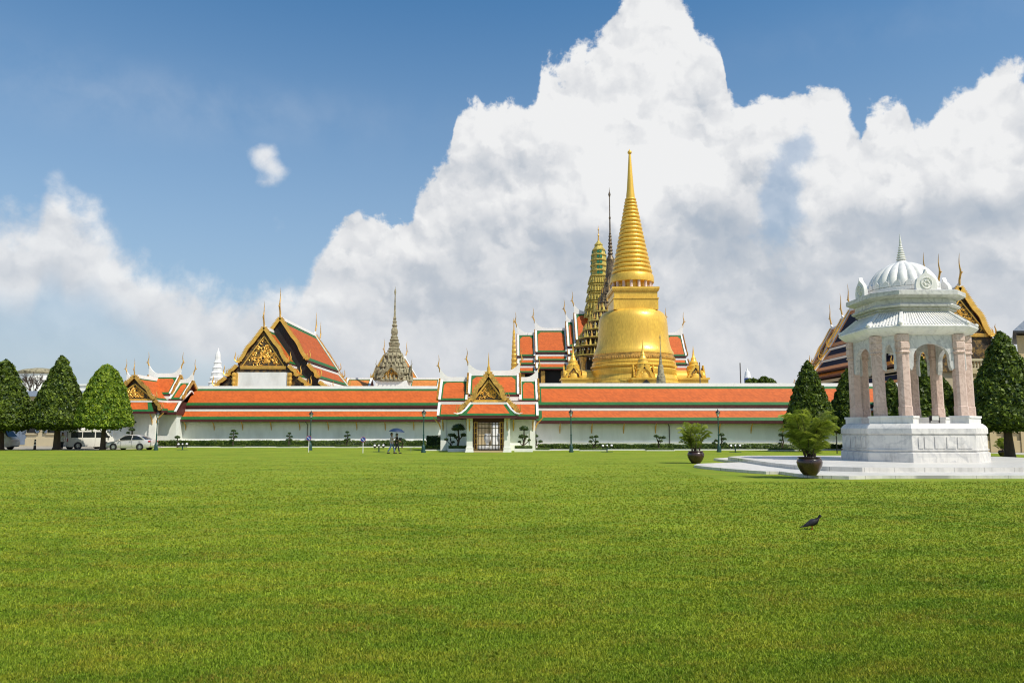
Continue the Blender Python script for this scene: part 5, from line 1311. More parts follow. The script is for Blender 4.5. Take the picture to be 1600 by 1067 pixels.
topiary('narrow topiary with six small stacked pads, left end of the gallery wall', 86, (364, 692), [(364, 673, 3.7), (361, 678, 2.6), (368, 677, 2.8), (360, 683, 2.6), (367, 682.5, 2.8), (362, 688, 3)], PL('flat kerbed bed under the narrow six pad topiary'))
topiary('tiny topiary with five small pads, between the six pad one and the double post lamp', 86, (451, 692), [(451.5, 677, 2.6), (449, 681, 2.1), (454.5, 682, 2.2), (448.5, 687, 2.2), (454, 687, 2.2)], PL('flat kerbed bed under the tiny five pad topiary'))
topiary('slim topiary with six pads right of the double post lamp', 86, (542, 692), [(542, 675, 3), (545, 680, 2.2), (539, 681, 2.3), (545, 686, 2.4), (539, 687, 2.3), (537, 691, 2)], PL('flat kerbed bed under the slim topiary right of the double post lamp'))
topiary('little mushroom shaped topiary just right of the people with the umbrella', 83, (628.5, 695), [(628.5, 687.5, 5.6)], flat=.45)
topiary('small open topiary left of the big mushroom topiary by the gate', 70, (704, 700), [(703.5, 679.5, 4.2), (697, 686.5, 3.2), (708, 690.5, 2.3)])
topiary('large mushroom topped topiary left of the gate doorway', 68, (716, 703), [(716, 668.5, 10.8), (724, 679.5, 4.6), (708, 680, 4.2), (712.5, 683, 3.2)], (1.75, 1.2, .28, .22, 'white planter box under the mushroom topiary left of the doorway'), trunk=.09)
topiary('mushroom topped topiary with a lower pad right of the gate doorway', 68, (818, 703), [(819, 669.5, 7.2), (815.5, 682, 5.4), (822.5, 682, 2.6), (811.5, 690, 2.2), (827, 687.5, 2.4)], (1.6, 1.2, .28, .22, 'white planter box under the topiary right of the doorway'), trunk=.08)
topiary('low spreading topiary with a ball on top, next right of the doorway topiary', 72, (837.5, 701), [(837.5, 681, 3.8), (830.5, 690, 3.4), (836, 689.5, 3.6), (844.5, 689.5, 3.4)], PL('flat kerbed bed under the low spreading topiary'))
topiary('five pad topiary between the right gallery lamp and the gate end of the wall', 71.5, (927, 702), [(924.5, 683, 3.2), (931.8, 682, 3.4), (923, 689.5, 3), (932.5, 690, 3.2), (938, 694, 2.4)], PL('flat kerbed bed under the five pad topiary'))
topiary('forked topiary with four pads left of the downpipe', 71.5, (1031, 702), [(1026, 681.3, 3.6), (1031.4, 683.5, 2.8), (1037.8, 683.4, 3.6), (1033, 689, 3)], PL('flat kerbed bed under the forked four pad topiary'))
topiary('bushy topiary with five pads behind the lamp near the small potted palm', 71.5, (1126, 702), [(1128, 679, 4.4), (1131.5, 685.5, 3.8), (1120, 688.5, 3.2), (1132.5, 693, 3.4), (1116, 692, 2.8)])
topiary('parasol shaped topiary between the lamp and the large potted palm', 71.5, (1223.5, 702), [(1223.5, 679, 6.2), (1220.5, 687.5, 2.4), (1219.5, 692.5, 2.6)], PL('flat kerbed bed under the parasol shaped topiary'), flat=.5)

# ------------------------------------------------------------------ palms in glazed pots
def palm_pot(label, x, y, z, s, seed, hp=1.9, nf=34):
    rt = thing('potted_palm', label, 'potted palm', (x, y, z), 0, 'palms in dark glazed pots'); rr = random.Random(seed)
    q = MB(); q.lathe([(.22*s, 0), (.24*s, .02*s), (.34*s, .14*s), (.44*s, .34*s), (.47*s, .48*s), (.44*s, .58*s), (.39*s, .63*s), (.43*s, .67*s), (.42*s, .69*s), (.36*s, .68*s), (.35*s, .60*s)], 32)
    q.build('pot', 'pot_glaze', rt, smooth=60)
    q = MB(); q.lathe([(.36*s, .58*s), (.02, .63*s)], 20); q.build('soil', 'soil', rt)
    stem = MB(); LV = []; LF = []; LT = []; o = 0
    for k in range(nf):
        a = rr.uniform(0, 2*PI); lv = rr.random()          # lv: how high up the clump this frond leaves its cane
        r0 = rr.uniform(.02, .22)*s; b0 = Vector((r0*math.cos(a), r0*math.sin(a), .58*s)); ch_ = (.05+.85*lv)*hp*.55
        lean = .25+.3*rr.random(); p = b0+Vector((math.cos(a)*ch_*lean*.5, math.sin(a)*ch_*lean*.5, ch_))
        if lv > .15: stem.tube([b0, b0.lerp(p, .5)+Vector((0, 0, .02)), p], [.020*s, .016*s, .012*s], 5)
        ln = hp*rr.uniform(.36, .52)*(1.0-.15*lv); out = rr.uniform(.10, .60)*(1.0-.4*lv)
        dv = Vector((math.cos(a)*out, math.sin(a)*out, 1)).normalized()
        pts = [p.copy()]; N_ = 12; drop = rr.uniform(.16, .30)
        for i in range(N_):
            p = p+dv*ln/N_; dv = (dv+Vector((math.cos(a)*.05, math.sin(a)*.05, -drop*(i/N_)**.9))).normalized(); pts.append(p.copy())
        stem.tube(pts, [.012*s*(1-.75*i/N_) for i in range(N_+1)], 4)
        for i in range(4, N_*3):
            t = i/3; i0 = min(int(t), N_-1); c = pts[i0].lerp(pts[i0+1], t-i0); tg = (pts[i0+1]-pts[i0]).normalized()
            sd = tg.cross(Vector((0, 0, 1)))
            if sd.length < .05: sd = Vector((-math.sin(a), math.cos(a), 0))
            sd.normalize(); u = t/N_
            L = hp*.19*max(.05, math.sin(PI*min(1, u*.86+.12)))**.6*rr.uniform(.8, 1.15)+.02
            for sg in (-1, 1):
                dl = (sd*sg*.8+tg*.75+Vector((rr.gauss(0, .12), rr.gauss(0, .12), .12-.35*rr.random()))).normalized()
                w = tg*.012*s+Vector((0, 0, .011*s)); tip = c+dl*L+Vector((0, 0, -.30*L)); m_ = c+dl*L*.5
                LV += [c, m_+w, tip, m_-w]; LF.append((o, o+1, o+2, o+3)); o += 4
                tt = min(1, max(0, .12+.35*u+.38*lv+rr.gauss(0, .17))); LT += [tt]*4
    stem.build('stems', 'bark', rt)
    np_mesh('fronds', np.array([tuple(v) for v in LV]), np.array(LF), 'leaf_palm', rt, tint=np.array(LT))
    return rt
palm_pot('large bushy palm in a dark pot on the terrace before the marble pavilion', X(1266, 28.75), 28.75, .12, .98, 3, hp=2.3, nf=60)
palm_pot('smaller airy palm in a dark pot on the lawn behind the tip of the terrace', X(1087.5, 42.5), 42.5, 0, .98, 8, hp=2.0, nf=34)
palm_pot('little dark palm pot by the ochre wall, beside the trunk of the right cone tree', X(1567, 55), 55, 0, .62, 5, hp=1.2, nf=26)

# ------------------------------------------------------------------ street lamps
def street_lamp(loc, label):
    rt = thing('street_lamp', label, 'street lamp', loc, 0, 'green street lamps along the lawn'); H = 3.55
    q = MB(); q.lathe([(.20, 0), (.20, .14), (.16, .18), (.15, .52), (.11, .58), (.12, .62), (.08, .68)], 10); q.build('base', 'iron_green', rt)
    q = MB(); q.lathe([(.065, .66), (.06, 1.4), (.075, 1.42), (.075, 1.47), (.05, 1.5), (.042, H-.85), (.06, H-.83), (.06, H-.78), (.04, H-.75), (.04, H-.62), (.11, H-.58)], 10); q.build('post', 'iron_green', rt)
    q = MB(); q.lathe([(.08, H-.57), (.155, H-.27)], 6); q.build('lantern', 'glass_lamp', rt, smooth=0)
    q = MB(); q.lathe([(.22, H-.27), (.21, H-.22), (.10, H-.10), (.05, H-.07), (.05, H-.04), (.01, H+.08)], 8)
    for k in range(6):
        a = 2*PI*k/6; q.bar((.085*math.cos(a), .085*math.sin(a), H-.58), (.16*math.cos(a), .16*math.sin(a), H-.27), .016, .016)
    q.build('hood', 'black', rt)
    return rt
lm = street_lamp((X(661.5, 64.5), 64.5, 0), 'green street lamp left of the gate, right of the people with the umbrella')
for px, Yq, sc, lb in ((243.5, 73, 1.02, 'green street lamp standing behind the tail of the silver car'), (484.5, 73, 1.03, 'street lamp beside the downpipe and the round sign on the left lawn'),
                       (892.5, 66, 1.02, 'street lamp with a black hood right of the gate, middle of the right gallery'), (1123.5, 66.5, 1.02, 'green street lamp just right of the small potted palm')):
    dup(lm, (X(px, Yq), Yq, 0), .3, lb, sc)
gl_ = thing('garden_lamp', 'short black garden lamp between the large potted palm and the marble podium', 'lamp', (X(1308, 62), 62, 0), 0)
q = MB(); q.tube([(0, 0, 0), (0, 0, 1.95)], .045, 8); q.build('post', 'black', gl_)
q = MB(); q.lathe([(.1, 1.93), (.42, 1.98), (.44, 2.04), (.1, 2.12)], 12); q.build('hood', 'black', gl_)
# ------------------------------------------------------------------ no-parking signs
def sign(px, Y, py, label):
    rt = thing('traffic_sign', label, 'traffic sign', (X(px, Y), Y, 0), 0, 'round no-parking signs'); zc = Z(py, Y); r = .21
    q = MB(); q.tube([(0, 0, 0), (0, 0, zc+.1)], .03, 8); q.build('post', 'trim_white', rt)
    q = MB(); q.M = Matrix.Translation((0, -.05, zc)) @ Matrix.Rotation(PI/2, 4, 'X')
    q.lathe([(r, -.01), (r, .012)], 32, m=0); q.lathe([(r*.88, .0125), (r*.88, .016)], 32, m=1)
    q.M = Matrix.Translation((0, -.068, zc)) @ Matrix.Rotation(R(-45), 4, 'Y'); q.box(-.018, .018, -.004, .004, -r*.85, r*.85, 2)
    q.build('disc', ['sign_red', 'sign_blue', 'trim_white'], rt)
sign(482.2, 66, 684.5, 'round blue and red no-parking sign on a white post, overlapping the left lawn lamp')
sign(567, 63.5, 686.5, 'round blue and red no-parking sign on a white post, standing alone left of the umbrella')
# ------------------------------------------------------------------ ground floodlight clusters
def floods(loc, label):
    rt = thing('floodlight_cluster', label, 'floodlights', loc, 0, 'clusters of ground floodlights')
    q = MB(); q.bar((-.42, 0, .30), (.42, 0, .30), .05, .05); q.bar((0, 0, 0), (0, 0, .62), .09, .09); q.bar((-.5, .0, .04), (.5, 0, .04), .06, .04); q.bar((0, -.3, .04), (0, .3, .04), .06, .04); q.build('stand', 'iron_green', rt)
    for x_, z_, r in ((-.36, .5, .145), (.0, .52, .11), (.38, .52, .145)):
        q = MB(); q.M = Matrix.Translation((x_, 0, z_)) @ Matrix.Rotation(R(-60), 4, 'X')
        q.lathe([(.03, -.18), (r*.6, -.14), (r, .02), (r*1.05, .1)], 14)
        lp_ = q.build('lamp', 'black', rt)
        q2 = MB(); q2.M = Matrix.Translation((x_, -.02, z_+.02)) @ Matrix.Rotation(R(65), 4, 'X'); q2.lathe([(r*.62, .06), (r*.66, .10), (r*.4, .13), (.01, .14)], 14); q2.build('lens', 'trim_white', lp_)
        q3 = MB(); q3.bar((x_, 0, .28), (x_, 0, z_-.1), .04, .04); q3.build('yoke', 'metal_grey', rt)
    return rt
fc = floods((X(592, 66.5), 66.5, 0), 'cluster of three small floodlights just left of the people with the umbrella')
dup(fc, (X(948.5, 66), 66, 0), 0, 'cluster of three floodlights on the grass right of the black hooded lamp')
dup(fc, (X(285, 74), 74, 0), .2, 'cluster of three floodlights on the grass near the silver car')
dup(fc, (X(1149, 65.5), 65.5, 0), -.1, 'cluster of three floodlights right of the lamp by the small potted palm')
spn = thing('lawn_sprinkler', 'thin bent sprinkler pipe on the grass between the umbrella and the lamp', 'sprinkler', (X(642, 66), 66, 0), 0)
q = MB(); q.tube([(0, 0, 0), (0, 0, .35)], .02, 6); q.tube([(-.12, 0, .32), (0, 0, .36), (.35, 0, .45)], .016, 6); q.build('pipe', 'metal_grey', spn)

# ------------------------------------------------------------------ vehicles
def loft_x(mb, secs, m=0):
    """secs: rings of equal length, each a list of points"""
    n = len(secs[0]); vs = [p for s_ in secs for p in s_]
    fs = [(i*n+k, (i+1)*n+k, (i+1)*n+(k+1) % n, i*n+(k+1) % n) for i in range(len(secs)-1) for k in range(n)]
    fs += [tuple(range(n)), tuple(range(len(vs)-1, len(vs)-n-1, -1))]
    mb.add(vs, fs, m)
def ring(x, w, zb, zt, r=.12, tum=0.04):
    return [(x, -w+.05, zb), (x, -w, zb+r), (x, -w, zb+(zt-zb)*.5), (x, -w+tum, zt-r*.6), (x, -w+tum+r*.7, zt), (x, 0, zt+.02),
            (x, w-tum-r*.7, zt), (x, w-tum, zt-r*.6), (x, w, zb+(zt-zb)*.5), (x, w, zb+r), (x, w-.05, zb)]
def wheels(rt, xs, w, r, tw=.2):
    for x_ in xs:
        for s in (-1, 1):
            M_ = Matrix.Translation((x_, s*(w-tw/2+.015), r)) @ Matrix.Rotation(s*-PI/2, 4, 'X')
            a = MB(M_); a.lathe([(r*.6, -tw/2), (r*.93, -tw/2), (r, -tw*.35), (r, tw*.35), (r*.93, tw/2), (r*.64, tw/2), (r*.62, tw*.3)], 28)
            o = a.build('wheel', 'rubber', rt)
            b_ = MB(M_); b_.lathe([(r*.63, tw*.25), (r*.63, tw*.45), (r*.56, tw*.47), (r*.5, tw*.3), (.02, tw*.36)], 28)
            for k in range(7):
                t = 2*PI*k/7; b_.bar((0, 0, tw*.4), (r*.57*math.cos(t), r*.57*math.sin(t), tw*.42), .05, .04)
            b_.build('rim', 'alloy', o)
def arch_trim(mb, x_, w, r, s):
    if 1:
        mb.M = Matrix.Translation((x_, s*(w-.012), r)) @ Matrix.Rotation(s*-PI/2, 4, 'X'); mb.lathe([(r*1.16, -.02), (r*1.16, .018)], 28)
    mb.M = Matrix.Identity(4)
car = thing('parked_car', 'silver four-door saloon parked beside the lawn at far left', 'car', (X(201.5, 73.9), 74.4, 0), R(-4))
q = MB()
loft_x(q, [ring(*a) for a in ((-2.2, .55, .32, .56, .08), (-2.13, .74, .24, .66, .1), (-1.9, .82, .20, .74, .1), (-1.4, .85, .19, .83, .12), (-.95, .855, .19, .90, .12), (0, .86, .19, .93, .1), (1.0, .86, .19, .96, .1),
                              (1.55, .85, .20, .99, .12), (1.95, .82, .22, 1.0, .12), (2.13, .76, .27, .96, .12), (2.2, .62, .36, .82, .1))])
def cab(x_, wb_, zb_, wt, zt, k=.06): return [(x_, -wb_, zb_), (x_, -(wb_+wt)/2-.02, (zb_+zt)/2), (x_, -wt, zt-k), (x_, -wt+.12, zt), (x_, 0, zt+.02), (x_, wt-.12, zt), (x_, wt, zt-k), (x_, (wb_+wt)/2+.02, (zb_+zt)/2), (x_, wb_, zb_)]
q.build('body', 'car_silver', car, smooth=40)
q = MB(); loft_x(q, [cab(-1.12, .72, .86, .70, .89, .01), cab(-.42, .78, .9, .60, 1.36), cab(.0, .79, .9, .60, 1.425), cab(.75, .79, .9, .60, 1.41), cab(1.12, .77, .92, .58, 1.30), cab(1.68, .70, .95, .64, 1.0, .01)])
q.build('window', 'glass_dark', car, smooth=40)
q = MB()
loft_x(q, [[(x_, -w_, z_), (x_, -w_+.1, z_+.05), (x_, 0, z_+.075), (x_, w_-.1, z_+.05), (x_, w_, z_)] for x_, w_, z_ in ((-.46, .60, 1.33), (0, .615, 1.385), (.75, .615, 1.37), (1.12, .595, 1.27))])
for s in (-1, 1):
    q.bar((-1.12, s*.74, .885), (-.44, s*.625, 1.36), .055, .05); q.bar((.42, s*.815, .92), (.40, s*.63, 1.39), .03, .09); q.bar((1.66, s*.70, .97), (1.10, s*.60, 1.30), .06, .10)
    q.bar((-1.12, s*.80, .895), (1.62, s*.80, .975), .03, .03); q.ball((-.72, s*.93, .96), (.08, .10, .06), 8)
q.build('roof', 'car_silver', car, smooth=40)
for x_ in (-1.33, 1.27):
    for s in (-1, 1): q = MB(); arch_trim(q, x_, .86, .31, s); q.build('wheel_arch', 'rubber', car)
q = MB()
for x_ in (-.62, .45, 1.28):
    for s in (-1, 1): q.box(x_, x_+.014, s*.862-.004, s*.862+.004, .30, .90)
for s in (-1, 1):
    for x_ in (.22, 1.12): q.box(x_, x_+.16, s*.872-.012, s*.872+.012, .80, .83)
q.build('door_seam', 'black', car)
wheels(car, (-1.33, 1.27), .86, .30)
for s in (-1, 1):
    q = MB(); q.ball((-2.04, s*.62, .60), (.14, .17, .09), 10); q.build('headlight', 'glass_lamp', car)
    q = MB(); q.ball((2.08, s*.66, .82), (.13, .17, .10), 10); q.build('tail_light', 'lamp_red', car)
q = MB(); q.box(2.19, 2.215, -.24, .24, .48, .6); q.build('number_plate', 'trim_white', car)
def van(name, label, loc, rz, ambulance):
    rt = thing(name, label, 'van', loc, rz)
    q = MB(); w = .86
    loft_x(q, [ring(*a) for a in ((-2.35, .80, .34, 1.05, .1), (-2.33, .84, .26, 1.95, .16), (-2.2, w, .24, 2.06, .2), (0, w, .22, 2.08, .2), (1.15, w, .22, 2.05, .2), (1.45, w, .22, 1.92, .2), (1.95, .85, .24, 1.32, .14), (2.28, .78, .3, 1.08, .12), (2.38, .66, .4, .8, .1))])
    q.build('body', 'van_white', rt, smooth=40)
    for s in (-1, 1):
        for a, b_ in ((-2.05, -1.0), (-.92, .25)):
            q = MB(); q.box(a, b_, s*.845-.016, s*.845+.018, 1.15, 1.72); q.build('window', 'glass_dark', rt)
        q = MB(); q.ext([(.36, 1.13), (1.72, 1.13), (1.42, 1.62), (1.28, 1.72), (.36, 1.72)], s*.845-.018, s*.845+.018); q.build('window', 'glass_dark', rt)
        q = MB(); q.ball((1.62, s*1.0, 1.22), (.08, .1, .14), 8); q.build('mirror', 'black', rt)
    q = MB(); q.hexa([(1.50, -.68, 1.80), (2.02, -.74, 1.24), (2.02, .74, 1.24), (1.50, .68, 1.80), (1.53, -.66, 1.85), (2.06, -.72, 1.26), (2.06, .72, 1.26), (1.53, .66, 1.85)]); q.build('windscreen', 'glass_dark', rt, smooth=0)
    q = MB(); q.box(-2.375, -2.34, -.68, .68, 1.18, 1.78); q.build('rear_window', 'glass_dark', rt)
    q = MB(); q.box(-2.42, -2.30, -.80, .80, .28, .46); q.box(-2.37, -2.345, -.01, .01, .5, 1.15); q.build('bumper', 'metal_grey', rt)
    q = MB(); q.box(-2.43, -2.42, -.25, .25, .31, .43); q.build('number_plate', 'trim_white', rt)
    for s in (-1, 1):
        q = MB(); q.box(-2.39, -2.30, s*.76-.07, s*.76+.07, .75, 1.10); q.build('tail_light', 'lamp_red', rt)
        q = MB(); q.ball((2.2, s*.6, .78), (.14, .17, .12), 10); q.build('headlight', 'glass_lamp', rt)
    for x_ in (-1.35, 1.35):
        for s in (-1, 1): q = MB(); arch_trim(q, x_, w, .34, s); q.build('wheel_arch', 'rubber', rt)
    q = MB()
    for x_ in (-.96, .30, 1.30):
        for s in (-1, 1): q.box(x_, x_+.015, s*w-.004, s*w+.004, .32, 1.1)
    q.build('door_seam', 'black', rt)
    wheels(rt, (-1.35, 1.35), w, .33)
    if ambulance:
        q = MB(); q.box(.7, .95, -.62, .62, 2.06, 2.2); q.ball((.82, -.4, 2.2), (.13, .16, .08), 8); q.ball((.82, .4, 2.2), (.13, .16, .08), 8); q.build('light_bar', 'light_blue_bar', rt)
        for s in (-1, 1):
            q = MB(); q.box(1.02, 1.12, s*.872-.005, s*.872+.005, .82, 1.10); q.box(.93, 1.21, s*.873-.005, s*.873+.005, .91, 1.01); q.build('red_cross', 'lamp_red', rt)
    else:
        q = MB(); q.box(-1.9, .9, -.6, .6, 2.07, 2.16)
        q.build('roof_rack', 'van_white', rt)
    return rt
van('parked_van', 'white ambulance van with blue light bar and red cross cut by the left frame edge', (X(-22, 75.5), 76.2, 0), R(2), True)
van('parked_van', 'white minibus van seen from behind under the bright green cone tree', (X(134, 79), 79.3, 0), R(54), False)
bo = thing('bollard', 'black and white banded warning post by the road at far left', 'bollard', (X(54, 74.6), 74.6, 0), 0)
q = MB(); q.lathe([(.19, 0), (.19, .06), (.12, .1), (.075, .95), (.05, 1.02)], 14); q.build('post', 'black', bo)
for z_ in (.42, .72): q = MB(); r = .125-.05*z_; q.lathe([(r, z_), (r-.004, z_+.13)], 14); q.build('band', 'trim_white', bo)

# ------------------------------------------------------------------ people
def skinned(name, J, E, m, parent, root, sub_=2):
    """J {joint: (x, y, z, r)}; one smooth skin grown over the joints"""
    ks = list(J); me = bpy.data.meshes.new(name)
    me.from_pydata([J[k][:3] for k in ks], [(ks.index(a), ks.index(b)) for a, b in E], []); me.materials.append(MATS[m])
    o = bpy.data.objects.new(name, me); COL.objects.link(o); o.parent = parent
    md = o.modifiers.new('skin', 'SKIN'); md.use_smooth_shade = True
    sv = me.skin_vertices[0].data if me.skin_vertices else None
    if sv is None:
        me.update(); import bmesh
        bm = bmesh.new(); bm.from_mesh(me); bm.verts.layers.skin.verify(); bm.to_mesh(me); bm.free(); sv = me.skin_vertices[0].data
    for i, k in enumerate(ks):
        r = J[k][3]; sv[i].radius = (r, r) if not hasattr(r, '__len__') else r; sv[i].use_root = (k == root)
    md2 = o.modifiers.new('smooth', 'SUBSURF'); md2.levels = sub_; md2.render_levels = sub_
    return o
def chain(*a): return list(zip(a[:-1], a[1:]))
def person(label, loc, rz, H, step, arms, shirt, trousers, hat=False):
    """faces local +x; step = stride; arms {side: (elbow, wrist)}"""
    rt = thing('person', label, 'person', loc, rz); s = H/1.75
    J = {'pelvis': (0, 0, .95, .12), 'waist': (0, 0, 1.08, .115), 'chest': (.0, 0, 1.28, .13), 'collar': (0, 0, 1.42, .085), 'neck': (.01, 0, 1.50, .05), 'skull': (.02, 0, 1.585, .085), 'crown': (.015, 0, 1.685, .075)}
    E = chain('pelvis', 'waist', 'chest', 'collar', 'neck', 'skull', 'crown')
    J['nose'] = (.105, 0, 1.595, .018); E.append(('skull', 'nose'))
    for sd, q_ in (('l', 1), ('r', -1)):
        J['ear'+sd] = (.01, q_*.09, 1.60, .018); E.append(('skull', 'ear'+sd))
        f = step*q_
        J['hip'+sd] = (0, q_*.09, .90, .085); J['knee'+sd] = (f*.5+.05, q_*.10, .50, .056); J['ank'+sd] = (f-.04 if f < 0 else f, q_*.10, .09 if f >= 0 else .13, .037); J['toe'+sd] = ((f if f >= 0 else f-.04)+.17, q_*.11, .035, .034)
        E += chain('pelvis', 'hip'+sd, 'knee'+sd, 'ank'+sd, 'toe'+sd)
        el_, wr = arms[sd]
        J['sh'+sd] = (0, q_*.185, 1.40, .055); J['el'+sd] = (*el_, .040); J['wr'+sd] = (*wr, .027)
        E += chain('collar', 'sh'+sd, 'el'+sd, 'wr'+sd)
        d = (Vector(wr)-Vector(el_)).normalized(); sdv = d.cross(Vector((0, 1, .01))).normalized(); w_ = Vector(wr)
        J['palm'+sd] = (*(w_+d*.06), .030); E.append(('wr'+sd, 'palm'+sd))
        for i, (off, ln) in enumerate(((-.033, .062), (-.011, .072), (.011, .067), (.033, .052))):
            a_ = w_+d*.10+sdv*off; b_ = a_+d*ln*.55+Vector((.01, 0, 0)); c_ = b_+d*ln*.35+Vector((.012, 0, -.012))
            for nm, p_, r_ in (('a', a_, .010), ('b', b_, .009), ('c', c_, .008)): J[f'f{i}{nm}{sd}'] = (*p_, r_)
            E += chain('palm'+sd, f'f{i}a{sd}', f'f{i}b{sd}', f'f{i}c{sd}')
        a_ = w_+d*.05-sdv*.035; b_ = a_+d*.035-sdv*.022
        J['tha'+sd] = (*a_, .012); J['thb'+sd] = (*b_, .010); E += chain('palm'+sd, 'tha'+sd, 'thb'+sd)
    sc = lambda D_: {k: (v[0]*s, v[1]*s, v[2]*s, v[3]*s) for k, v in D_.items()}
    skinned('body', sc(J), E, 'skin', rt, 'pelvis', 1)
    G = {k: J[k] for k in ('pelvis', 'waist', 'chest', 'collar')}; G = {k: (v[0], v[1], v[2], v[3]+.028) for k, v in G.items()}; G['hem'] = (0, 0, .86, .15); Eg = chain('hem', 'pelvis', 'waist', 'chest', 'collar')
    for sd in 'lr':
        a_, b_ = Vector(J['sh'+sd][:3]), Vector(J['el'+sd][:3]); m_ = a_.lerp(b_, .8)
        G['sh'+sd] = (*a_, .075); G['sl'+sd] = (*m_, .062); Eg += chain('collar', 'sh'+sd, 'sl'+sd)
    skinned('shirt', sc(G), Eg, shirt, rt, 'pelvis', 1)
    G = {'waist': (0, 0, 1.0, .13), 'pelvis': (0, 0, .93, .14)}; Eg = [('waist', 'pelvis')]
    for sd in 'lr':
        for k, r in (('hip', .10), ('knee', .075), ('ank', .062)): v = J[k+sd]; G[k+sd] = (v[0], v[1], v[2]+(.03 if k == 'ank' else 0), r)
        Eg += chain('pelvis', 'hip'+sd, 'knee'+sd, 'ank'+sd)
    skinned('trousers', sc(G), Eg, trousers, rt, 'pelvis', 1)
    hb = MB(); hb.ball((-.012*s, 0, 1.665*s), (.105*s, .098*s, .088*s), 14); hb.ball((-.045*s, 0, 1.60*s), (.08*s, .092*s, .09*s), 12); hb.build('hair', 'hair', rt, smooth=60)
    for sd, q_ in (('l', 1), ('r', -1)):
        v = J['toe'+sd]; a_ = J['ank'+sd]; sh = MB(); sh.ball(((v[0]*.45+a_[0]*.55)*s, v[1]*s, .05*s+(.02 if a_[2] > .1 else 0)), (.15*s, .055*s, .05*s), 10); sh.build('shoe', 'black', rt)
    fb = MB()
    for q_ in (-1, 1): fb.ball((.098*s, q_*.032*s, 1.625*s), (.010, .014, .008), 6)
    fb.box(.100*s, .108*s, -.025*s, .025*s, 1.552*s, 1.560*s); fb.build('face', 'hair', rt)
    return rt
Yu = 61.5; xu = X(612.5, Yu)
person('person in a pale pink shirt and blue jeans walking under the dark blue umbrella', (xu-.05, Yu, 0), R(6), 1.66, .27, {'l': ((-.05, .22, 1.14), (.14, .2, .98)), 'r': ((.10, -.24, 1.18), (.27, -.12, 1.32))}, 'cloth_pink', 'cloth_denim')
person('person in dark trousers walking close behind the one in pink, carrying a dark folder', (xu+.30, Yu+.45, 0), R(8), 1.62, .22, {'l': ((-.02, .22, 1.12), (.2, .18, 1.06)), 'r': ((.0, -.23, 1.13), (.22, -.16, 1.20))}, 'cloth_dark', 'cloth_dark')
person('person in a white shirt and dark trousers walking on the road beside the white minibus', (X(96.5, 76), 76, 0), R(-80), 1.68, .16, {'l': ((-.02, .27, 1.13), (.06, .27, .90)), 'r': ((-.02, -.27, 1.13), (.06, -.28, .90))}, 'cloth_white', 'cloth_dark')
um = thing('umbrella', 'open dark blue umbrella held over the person in pink', 'umbrella', (xu+.24, Yu-.1, 0), 0)
um.rotation_euler = (0, R(4), 0)
q = MB(); zc = 2.02; ns = 8
rings_ = [(.03, zc), (.22, zc-.03), (.42, zc-.11), (.58, zc-.23), (.64, zc-.30)]
q.lathe(rings_, 32, cap=False, shape=lambda t: 1-.05*abs(math.sin(4*t)))
q.build('canopy', 'umbrella_cloth', um, smooth=20)
q = MB(); q.tube([(0, 0, 1.30), (0, 0, zc+.07)], .010, 6); q.build('shaft', 'metal_grey', um)
for k in range(8):
    a = 2*PI*k/8
    if k == 0: rb = MB(); rb.tube([(0, 0, zc-.03), (.40, 0, zc-.14), (.62, 0, zc-.30)], .006, 4); o0_ = rb.build('rib', 'metal_grey', um)
    else: o = o0_.copy(); COL.objects.link(o); o.rotation_euler = (0, 0, a)
q = MB(); q.tube([(0, 0, 1.32), (0, 0, 1.22), (.02, 0, 1.19), (.05, 0, 1.2)], .014, 6); q.build('handle', 'black', um)
fd = thing('folder', 'small dark folder carried at chest height by the person behind', 'folder', (xu+.62, Yu+.2, 1.16), R(20)); q = MB(); q.box(-.13, .13, -.015, .015, -.1, .1); q.box(-.135, -.12, -.02, .02, -.1, .1); q.build('cover', 'black', fd)

# ------------------------------------------------------------------ pigeon on the lawn
Yb = GY(827.5); pg = thing('pigeon', 'dark pigeon walking to the right on the lawn', 'bird', (X(1268.5, Yb), Yb, 0), R(4))
k = Yb/F*1.0
S_ = [(-12.5, 8.0, .012, .006), (-11, 8.4, .026, .010), (-8, 9.4, .032, .016), (-5, 10.8, .045, .030), (-2, 12.2, .056, .046), (1.5, 13.2, .062, .056), (5, 14.6, .060, .057), (8, 16.6, .050, .050), (10, 19.2, .036, .038), (11, 21.6, .029, .032), (12, 23.4, .030, .031), (13.4, 24.2, .026, .026), (14.8, 24.0, .014, .015)]
q = MB(); n = 18; vs = []
for x_, z_, w_, h_ in S_:
    for j in range(n):
        t = 2*PI*j/n; vs.append((x_*.0122, w_*math.cos(t), z_*.0106-.02+h_*math.sin(t)))
q.add(vs, [(i*n+j, (i+1)*n+j, (i+1)*n+(j+1) % n, i*n+(j+1) % n) for i in range(len(S_)-1) for j in range(n)]+[tuple(range(n)), tuple(range(len(vs)-1, len(vs)-n-1, -1))])
q.build('body', 'feather', pg, smooth=70)
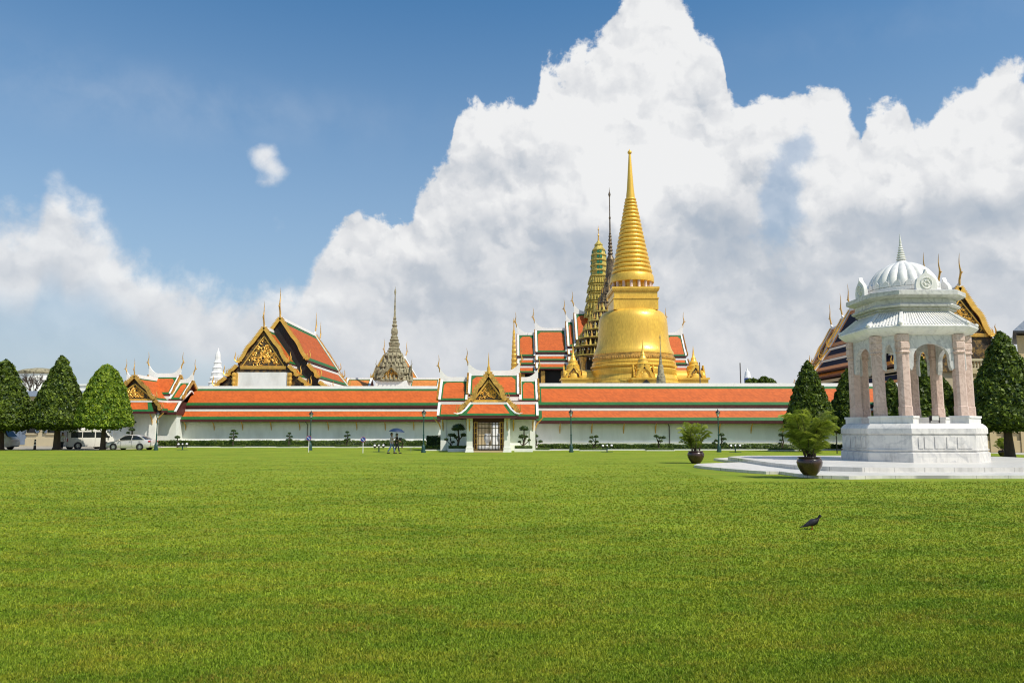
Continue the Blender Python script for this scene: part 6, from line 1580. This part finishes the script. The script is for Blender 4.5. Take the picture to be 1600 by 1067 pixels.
for s in (-1, 1):
    q = MB(); vs = []; W_ = [(.075, .165, .012, .010), (.05, .160, .030, .046), (.0, .140, .036, .048), (-.06, .115, .03, .036), (-.11, .09, .018, .022), (-.15, .07, .006, .008)]
    for x_, z_, w_, h_ in W_:
        for j in range(10): t = 2*PI*j/10; vs.append((x_, s*.040*(1 if x_ > -.05 else .6)+w_*math.cos(t)*.75, z_-.012+h_*math.sin(t)))
    q.add(vs, [(i*10+j, (i+1)*10+j, (i+1)*10+(j+1) % 10, i*10+(j+1) % 10) for i in range(5) for j in range(10)]+[tuple(range(10)), tuple(range(59, 49, -1))])
    q.build('wing', 'feather_grey', pg, smooth=70)
    q = MB(); lx = .005+s*.012
    q.tube([(lx, s*.022, .085), (lx+.004, s*.022, .045), (lx-.004, s*.022, .008)], [.013, .006, .0045], 6)
    for a in (-.5, 0, .5, PI): q.tube([(lx-.004, s*.022, .008), (lx-.004+.028*math.cos(a), s*.022+.028*math.sin(a), .003)], [.0045, .002], 5)
    q.build('leg', 'lamp_red', pg)
    q = MB(); q.ball((.155, s*.024, .240), .005, 8); q.build('eye', 'beak', pg)
q = MB(); q.add([(-.12, -.022, .062), (-.12, .022, .062), (-.205, .030, .045), (-.205, -.030, .045), (-.12, -.018, .078), (-.12, .018, .078), (-.205, .028, .051), (-.205, -.028, .051)], [(0, 3, 2, 1), (4, 5, 6, 7), (0, 1, 5, 4), (1, 2, 6, 5), (2, 3, 7, 6), (3, 0, 4, 7)]); q.build('tail', 'feather', pg)
q = MB(); q.tube([(.172, 0, .236), (.190, 0, .232), (.202, 0, .226)], [.009, .006, .001], 6); q.build('beak', 'beak', pg)

# ------------------------------------------------------------------ far trees
def bare(mb, p, d, L, r, dep, rr):
    e = p+d*L; mb.tube([p, p.lerp(e, .5)+Vector((rr.uniform(-.1, .1), rr.uniform(-.1, .1), 0))*L*.4, e], [r, r*.85, r*.65], 5)
    if dep == 0: return
    for _ in range(3 if dep > 2 else 4):
        nd = (d+Vector((rr.uniform(-1, 1), rr.uniform(-1, 1), rr.uniform(-.15, .7)))*.75).normalized(); bare(mb, e, nd, L*rr.uniform(.6, .85), r*.6, dep-1, rr)
bt_ = thing('bare_tree', 'leafless spreading tree in front of the round white building', 'tree', (X(41, 130), 130, 0), 0)
q = MB(); rr = random.Random(4); q.tube([(0, 0, 0), (0, 0, 7.0)], [.3, .2], 7); q.build('trunk', 'bark', bt_)
q = MB()
for _ in range(5): bare(q, Vector((0, 0, 6.6)), Vector((rr.uniform(-1, 1), rr.uniform(-.6, .6), 1)).normalized(), 1.7, .12, 4, rr)
q.build('crown', 'bark', bt_)
def round_tree(px, Y, py, r, label):
    rt = thing('round_tree', label, 'tree', (X(px, Y, 10), Y, 0), 0, 'far tree tops beyond the right gallery'); zt = Z(py, Y)
    Pp = []; Nn = []
    for _ in range(9):
        c = np.array([rnd.uniform(-.6, .6)*r, rnd.uniform(-.5, .5)*r, zt-r*.9+rnd.uniform(-.3, .35)*r]); n = 420; d = nr.normal(size=(n, 3)); d /= np.linalg.norm(d, axis=1, keepdims=True)
        Pp.append(c+d*r*rnd.uniform(.35, .5)*nr.uniform(.8, 1.05, (n, 1))); Nn.append(d)
    Pp = np.concatenate(Pp); Nn = np.concatenate(Nn)
    V, Fq, Tt = leaf_quads(Pp, Nn, .38, np.clip(nr.normal(.35, .25, len(Pp)), 0, 1)); np_mesh('crown', V, Fq, 'leaf_cone', rt, tint=Tt)
    q = MB(); q.tube([(0, 0, 0), (0, 0, zt-r*1.1)], [.4, .22], 8); q.build('trunk', 'bark', rt)
round_tree(1181, 190, 584.5, 3.0, 'round dark tree top beside the far domed tower'); round_tree(1199, 196, 589, 2.6, 'lower dark tree top at the right of the pair')
for o in list(COL.objects):
    if o.parent is None and o.get('category'): o['kind'] = 'thing'
